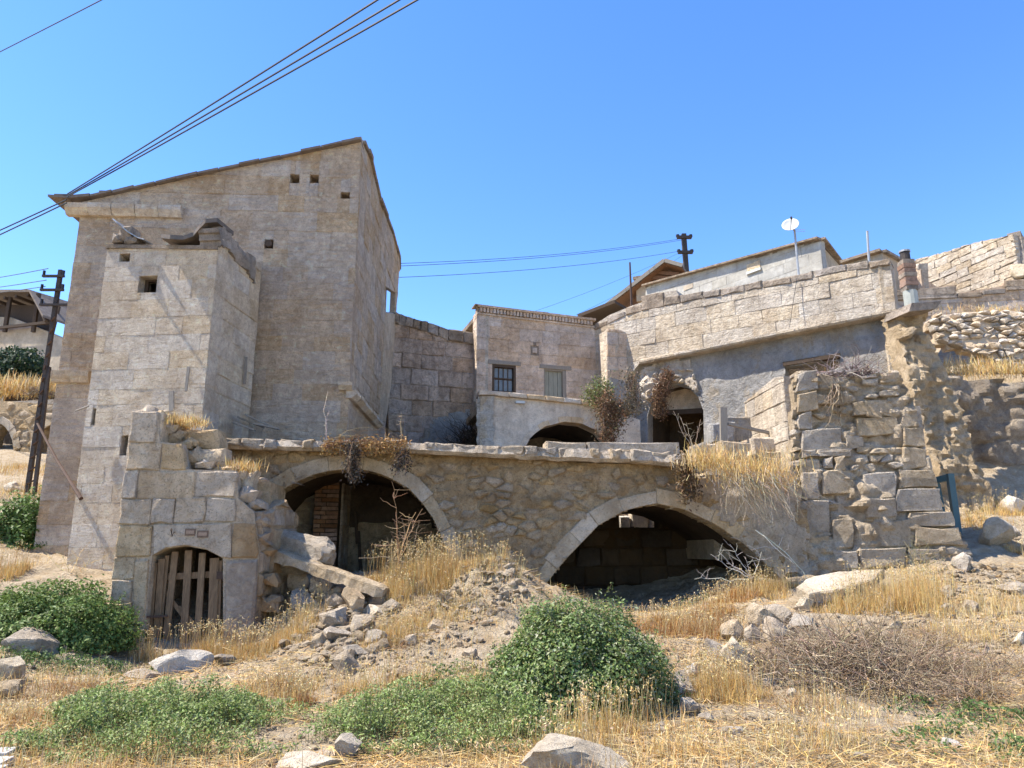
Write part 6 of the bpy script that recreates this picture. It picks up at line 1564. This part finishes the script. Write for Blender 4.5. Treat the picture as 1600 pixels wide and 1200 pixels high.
# ---- dead twigs, brush
def brush(name, label, cat, c, r, n, L, col, rad=(.003, .001), up=.35, parent=None, dome=True, bow=.22):
    root = parent or thing(name, label, cat, c)
    a = R.uniform(0, 2*np.pi, n); q = np.sqrt(R.random(n)); b0 = np.array(c) + np.c_[r[0]*q*np.cos(a), r[1]*q*np.sin(a), np.zeros(n)]
    b0[:, 2] += r[2]*(1-q**2)*R.uniform(.3, 1, n)
    d = np.c_[R.normal(0, 1, n), R.normal(0, 1, n), R.normal(up, .45, n)]; d /= np.linalg.norm(d, axis=1, keepdims=True)
    t_ = b0 + d*(L*R.uniform(.4, 1.2, n))[:, None]; t_[:, 2] = np.maximum(t_[:, 2], b0[:, 2]-.3)
    v = tubes(arcs(b0, t_, 6, bow, .03), R.uniform(.6, 1.3, n)*rad[0], np.full(n, rad[1]), palette(col, [1]*len(col), n)); np_obj('twigs', v[0], v[1], M['twig'], root, col=v[2]); return root
GREY = [(.27,.195,.125), (.38,.295,.205), (.16,.115,.075), (.31,.24,.165)]
q = ghit(1375, 1085); mc = (q.x, q.y + .7, q.z - .02)
bt_ = brush('twig_mound', 'wide mound of grey dead twigs at the lower right', 'brush pile', mc, (1.35, 1.0, .55), 2000, .62, GREY, (.006, .002), .25)
for (px, py, rx, n) in [(1310,1060,.6,500),(1450,1060,.7,600),(1500,1090,.5,350),(1420,1010,.9,500),(1540,1050,.5,250),(1280,1010,.4,250)]:
    q = ghit(px, py); brush('', '', '', (q.x, q.y, q.z), (rx, rx*.6, .18), n, .4, GREY + [(.40, .28, .17)], (.004, .0014), .2, parent=bt_)
cB = at(1325, 590, 15.2); brush('thorn_brush', 'tangle of dry purple-grey thorn branches on top of the ruined pier', 'brush pile', cB, (.62, .3, .2), 330, .62, [(.24,.19,.18),(.34,.29,.27),(.16,.12,.11)], (.010, .003), .15)
cB = at(1300, 640, 14.85); 
b0 = np.array([at(1305+R.uniform(-8, 8), 600, 14.9) for _ in range(16)]); t_ = np.array([at(1310+R.uniform(-30, 20), 640+R.uniform(-10, 30), 14.8) for _ in range(16)])
for (px, py, rx_, n_) in [(1060,985,.7,260),(1110,975,.6,260),(1150,930,.5,160),(440,1085,.4,120),(90,1095,.5,120),(1240,1110,.35,120),(620,1015,.35,110),(1150,1090,.3,80)]:
    q = ghit(px, py); lab_ = {1060:'low rust-brown dead weeds in front of the right arch',1110:'brown dead weeds left of the rubble heap',1150:'brown dead weeds at the right foot of the right arch',440:'small brown dead weed clump on the straw below the gate ruin',90:'dead weed stems at the far left of the straw',1240:'dead weed stems left of the twig mound',620:'dead weed stems on the mound above the green plants',}[px] if py != 1090 else 'dead weed stems below the big white boulder'
    brush('dead_weed', lab_, 'dry plant', (q.x, q.y, q.z), (rx_, rx_*.6, .06), n_, .26, [(.33,.19,.085),(.24,.14,.07),(.4,.27,.13)], (.003, .0012), .9)
rt = thing('hanging_twigs', 'pale bare twigs hanging down the face of the ruined pier', 'twigs', at(1308, 650, 14.8)); v = tubes(arcs(b0, t_, 7, .15), np.full(16, .011), np.full(16, .003), palette(GREY, [1]*4, 16)); np_obj('twigs', v[0], v[1], M['twig'], rt, col=v[2])
def hang(name, label, cat, spots, n, size, cols, wall_off, w=None, sd=.12):
    root = thing(name, label, cat, spots[0])
    P = np.concatenate([np.array(s_)[None] + R.normal(0, sd, (n, 3))*np.array([1, .5, 1.25]) for s_ in spots]); N_ = len(P)
    v = leaves(P, R.uniform(.6, 1.4, N_)*size, np.tile([-.3, -1, .2], (N_, 1)), palette(cols, w or [1]*len(cols), N_), .4, .3, .8); np_obj('foliage', v[0], v[1], M['leaf'], root, col=v[2])
    m_ = 26; b0 = np.array(spots[0])[None] + R.normal(0, sd, (m_, 3)); t_ = np.array(spots[-1])[None] + R.normal(0, sd*1.3, (m_, 3))
    v = tubes(arcs(b0, t_, 5, .15), np.full(m_, .006), np.full(m_, .002), colvar((.2, .13, .08), m_)); np_obj('stems', v[0], v[1], M['twig'], root, col=v[2])
RUSTY = [(.20,.105,.055), (.14,.075,.04), (.26,.15,.08), (.10,.06,.035)]
yv = RL.hit(1035, 610).y
hang('dead_vine', 'rust-brown dead vine hanging at the left edge of the arched doorway', 'vine', [at(1042, 590, yv-.45), at(1034, 605, yv-.5), at(1030, 622, yv-.5), at(1032, 640, yv-.45)], 700, .07, RUSTY, 0)
yv = 19.6
hang('dead_vine', 'brown dead vine hanging over the right end of the terrace house', 'vine', [at(950, 628, yv), at(945, 640, yv), at(955, 650, yv), at(965, 645, yv), at(955, 665, yv), at(950, 680, yv)], 500, .075, RUSTY + [(.17,.13,.06)], 0, sd=.15)
hang('grey_shrub', 'dark grey-green shrub growing at the foot of the buttress', 'shrub', [at(985, 590, yv), at(990, 605, yv), at(985, 622, yv), at(978, 640, yv), at(992, 635, yv)], 300, .065, [(.13,.11,.07), (.19,.15,.10), (.10,.085,.055), (.24,.17,.1)], 0, sd=.13)
hang('green_shrub', 'yellow-green shrub growing above the terrace house roof left of the buttress', 'shrub', [at(925, 616, 20.2), at(938, 606, 20.2), at(948, 612, 20.2), at(935, 620, 20.1)], 330, .075, [(.18,.2,.06), (.22,.23,.09), (.11,.15,.04), (.28,.25,.12)], 0, sd=.13)
yv = AW.hit(560, 700).y
OR = [(.42,.24,.08), (.34,.18,.06), (.52,.34,.14), (.24,.14,.06)]
hang('dry_fern', 'row of orange dry ferns on the terrace edge above the left arch', 'fern', [at(x, 697 + 4*math.sin(x), yv-.4) for x in range(512, 640, 10)], 120, .06, OR, 0, sd=.06)
BK = [(.06,.048,.04), (.11,.09,.07), (.04,.033,.028), (.2,.16,.12)]
hang('dead_plant', 'blackened dead plant hanging in front of the left arch crown', 'plant', [at(550, 700, yv-.5), at(552, 715, yv-.5), at(550, 728, yv-.48), at(555, 742, yv-.48)], 260, .055, BK, 0, sd=.07)
hang('dead_plant', 'small blackened plant hanging right of the left arch crown', 'plant', [at(628, 712, yv-.42), at(634, 722, yv-.42), at(622, 728, yv-.42)], 170, .05, BK, 0, sd=.065)
hang('dead_plant', 'brown dead plant hanging at the right end of the terrace slab', 'plant', [at(1070, 730, 13.9), at(1074, 748, 13.9), at(1078, 765, 13.9)], 330, .07, [(.13,.085,.045), (.2,.13,.06), (.09,.06,.035)], 0, sd=.1)
cB = MW.hit(728, 690) + MW.n*1.2; brush('thorn_brush', 'dark brown dead bush at the foot of the weathered wall', 'brush pile', (cB.x, cB.y, cB.z - .6), (.7, .5, .9), 420, .9, [(.10,.07,.045), (.16,.11,.07), (.06,.045,.03)], (.013, .004), .8)
# dry grass on the terrace and on top of ruins
def tuft(name, label, pos, r, n, h, lean=.45, cols=STRAW, w=(5, 4, 2, 2), wd=.012):
    q = np.array(pos)[None] + R.normal(0, 1, (n, 3))*np.array(r); cl = palette(cols, w, n)
    v = blades(q, h*R.uniform(.4, 1.1, n), np.full(n, wd), lean, cl); np_obj(name, v[0], v[1], M['straw'], col=v[2], label=label, cat='grass', kind='stuff')
tuft('dry_grass_tuft', 'golden dry grass spilling over the right end of the terrace', at(1165, 738, 13.7), (.40, .22, .15), 1500, .3, 1.0, wd=.009)
tuft('dry_grass_tuft', 'golden dry grass standing beside the tilted pale block on the terrace', at(1105, 725, 13.6), (.22, .15, .09), 700, .36, .8, wd=.009)
tuft('dry_grass_tuft', 'pale dry grass in front of the low block steps', at(1210, 755, 13.7), (.25, .12, .13), 450, .3, .9)
tuft('dry_grass_tuft', 'short dry grass on the highest step of the gate ruin', at(280, 664, 12.4), (.2, .15, .03), 900, .2, .7)
tuft('dry_grass_tuft', 'short dry grass on the lower right step of the gate ruin', at(375, 735, 12.4), (.13, .12, .04), 450, .2, .7)
tuft('dry_grass_tuft', 'yellow dry grass on the ledge above the bare rock face', at(1530, 582, 20.3), (1.3, .3, .1), 2300, .36, .7, wd=.012)
tuft('dry_grass_tuft', 'yellow dry grass growing on top of the dry-stone wall', at(1560, 488, 21.6), (.9, .2, .07), 500, .22, .8, wd=.012)
n = 150; b0 = np.array(at(1175, 745, 13.5))[None] + R.normal(0, 1, (n, 3))*np.array([.28, .06, .08]); t_ = b0 + np.c_[R.normal(.25, .22, n), R.normal(-.12, .06, n), R.uniform(-.85, -.25, n)]
v = tubes(arcs(b0, t_, 7, .14), np.full(n, .006), np.full(n, .002), palette([(.52,.44,.32), (.42,.33,.22), (.6,.5,.36)], [1, 1, 1], n)); np_obj('hanging_dry_grass', v[0], v[1], M['twig'], col=v[2], label='pale dry stems hanging below the golden grass over the right arch', cat='dry plant')
def spray(name, label, base, tips, r=.009, col=GREY, side=5, sl=.3):
    B_ = np.array([base]*len(tips)); T_ = np.array(tips); L_ = arcs(B_, T_, 9, .08, .015); par = [tubes(L_, np.full(len(T_), r), np.full(len(T_), r*.35), palette(col, [1]*len(col), len(T_)))]
    b2 = np.concatenate([L_[:, k] for k in R.integers(3, 8, side)]); n2 = len(b2); t2 = b2 + np.c_[R.normal(0, sl, n2), R.normal(0, sl*.5, n2), R.normal(sl*.5, sl*.5, n2)]
    par.append(tubes(arcs(b2, t2, 5, .12), np.full(n2, r*.45), np.full(n2, r*.2), palette(col, [1]*len(col), n2))); v = joinv(par)
    np_obj(name, v[0], v[1], M['twig'], col=v[2], label=label, cat='dry plant')
q = at(622, 895, 12.9); spray('dry_stalks', 'tall reddish dry stalks standing in front of the left arch', q, [at(612, 752, 12.9), at(618, 800, 12.8), at(628, 810, 12.7), at(650, 800, 12.8), at(660, 795, 13), at(605, 840, 12.9), at(640, 820, 12.7)], .01, [(.36,.22,.12), (.42,.28,.16), (.3,.2,.13)], 6, .18)
spray('dry_branch', 'thin grey branches crossing the dark left arch', at(640, 880, 13.2), [at(690, 822, 13.2), at(655, 812, 13.2), at(672, 835, 13.1), at(600, 880, 13.1), at(560, 872, 13.3)], .007, GREY, 3, .15)
spray('dry_branch', 'pale bare branches sticking out of the right arch', at(1175, 905, 13.6), [at(1110, 866, 13.5), at(1140, 850, 13.5), at(1135, 880, 13.4), at(1085, 905, 13.3), at(1165, 870, 13.5), at(1190, 862, 13.4)], .011, [(.5,.46,.42), (.4,.36,.32)], 5, .2)
spray('dry_branch', 'long pale twig along the right foot of the right arch', at(1180, 828, 13.8), [at(1262, 905, 13.4), at(1240, 880, 13.5)], .012, [(.6,.55,.47)], 3, .15)
spray('dry_stalks', 'thin flower stalks in front of the arched doorway', at(1085, 705, 15.5), [at(1052, 642, 15.5), at(1062, 650, 15.5), at(1072, 660, 15.4), at(1095, 655, 15.5)], .008, [(.45,.37,.28), (.36,.28,.2)], 5, .12)
spray('dry_stalks', 'single dry stalk on the terrace edge left of the thorn bush', at(628, 695, 13.7), [at(627, 645, 13.7), at(626, 655, 13.7)], .008, [(.45,.32,.2)], 4, .06)
spray('dry_stalks', 'thin dry stalk on the terrace in front of the tall house', at(514, 695, 13.6), [at(512, 612, 13.6), at(514, 640, 13.6)], .008, [(.5,.42,.33)], 6, .07)
spray('dry_stalks', 'weedy stalks with brown heads at the foot of the ruined pier', at(1440, 900, 14.1), [at(1420, 850, 14.1), at(1435, 845, 14), at(1450, 850, 14), at(1462, 862, 14), at(1445, 870, 13.9), at(1430, 870, 13.9)], .008, [(.3,.24,.13), (.25,.23,.1)], 9, .2)
spray('dry_stalks', 'arching straw stems at the left foot of the annex', at(110, 900, 13.2), [at(70, 862, 13.2), at(130, 858, 13.1), at(150, 872, 13), at(95, 865, 13), at(140, 890, 12.9)], .007, STRAW, 6, .25)
# far vegetation
def crown(name, label, c, r, n, size, cols):
    root = thing(name, label, 'tree', c); d = R.normal(0, 1, (n, 3)); d /= np.linalg.norm(d, axis=1, keepdims=True)
    lf = 1 + .3*np.array([noise.noise(Vector((q[0]*2.2 + c[0], q[1]*2.2, q[2]*2.2))) for q in d]); P = np.array(c) + d*np.array(r)*(lf*(.5+.5*R.random(n)**.5))[:, None]
    v = leaves(P, R.uniform(.6, 1.3, n)*size, d, palette(cols, [1]*len(cols), n), .6, .2, .7); np_obj('crown', v[0], v[1], M['leaf'], root, col=v[2])
    MB().tube([Vector(c) - Vector((0, 0, r[2]+.6)), Vector(c) + Vector((.1, 0, .2))], .12, 6, .05).build('trunk', M['wood_dark'], root)
crown('dark_tree', 'dark green tree below the canopy house at the left edge', at(25, 578, 31), (1.35, 1.0, .95), 5000, .16, [(.025,.045,.02), (.04,.065,.028), (.05,.08,.035)])
crown('dark_tree', 'small dark shrub tree at the far left edge above the arched wall', at(-5, 590, 30), (.9, .8, .8), 2500, .15, [(.025,.045,.02), (.04,.065,.028)])
tuft('dry_grass_tuft', 'yellow dry grass on the bank above the distant arched wall', at(30, 612, 28.5), (2.0, .8, .1), 3500, .5, .4, wd=.03)
brush('dry_shrub', 'pale dry shrub on the bank behind the utility pole', 'shrub', at(62, 618, 28), (.5, .3, .3), 200, .7, [(.4,.33,.24), (.3,.24,.17)], (.012, .004), .6)
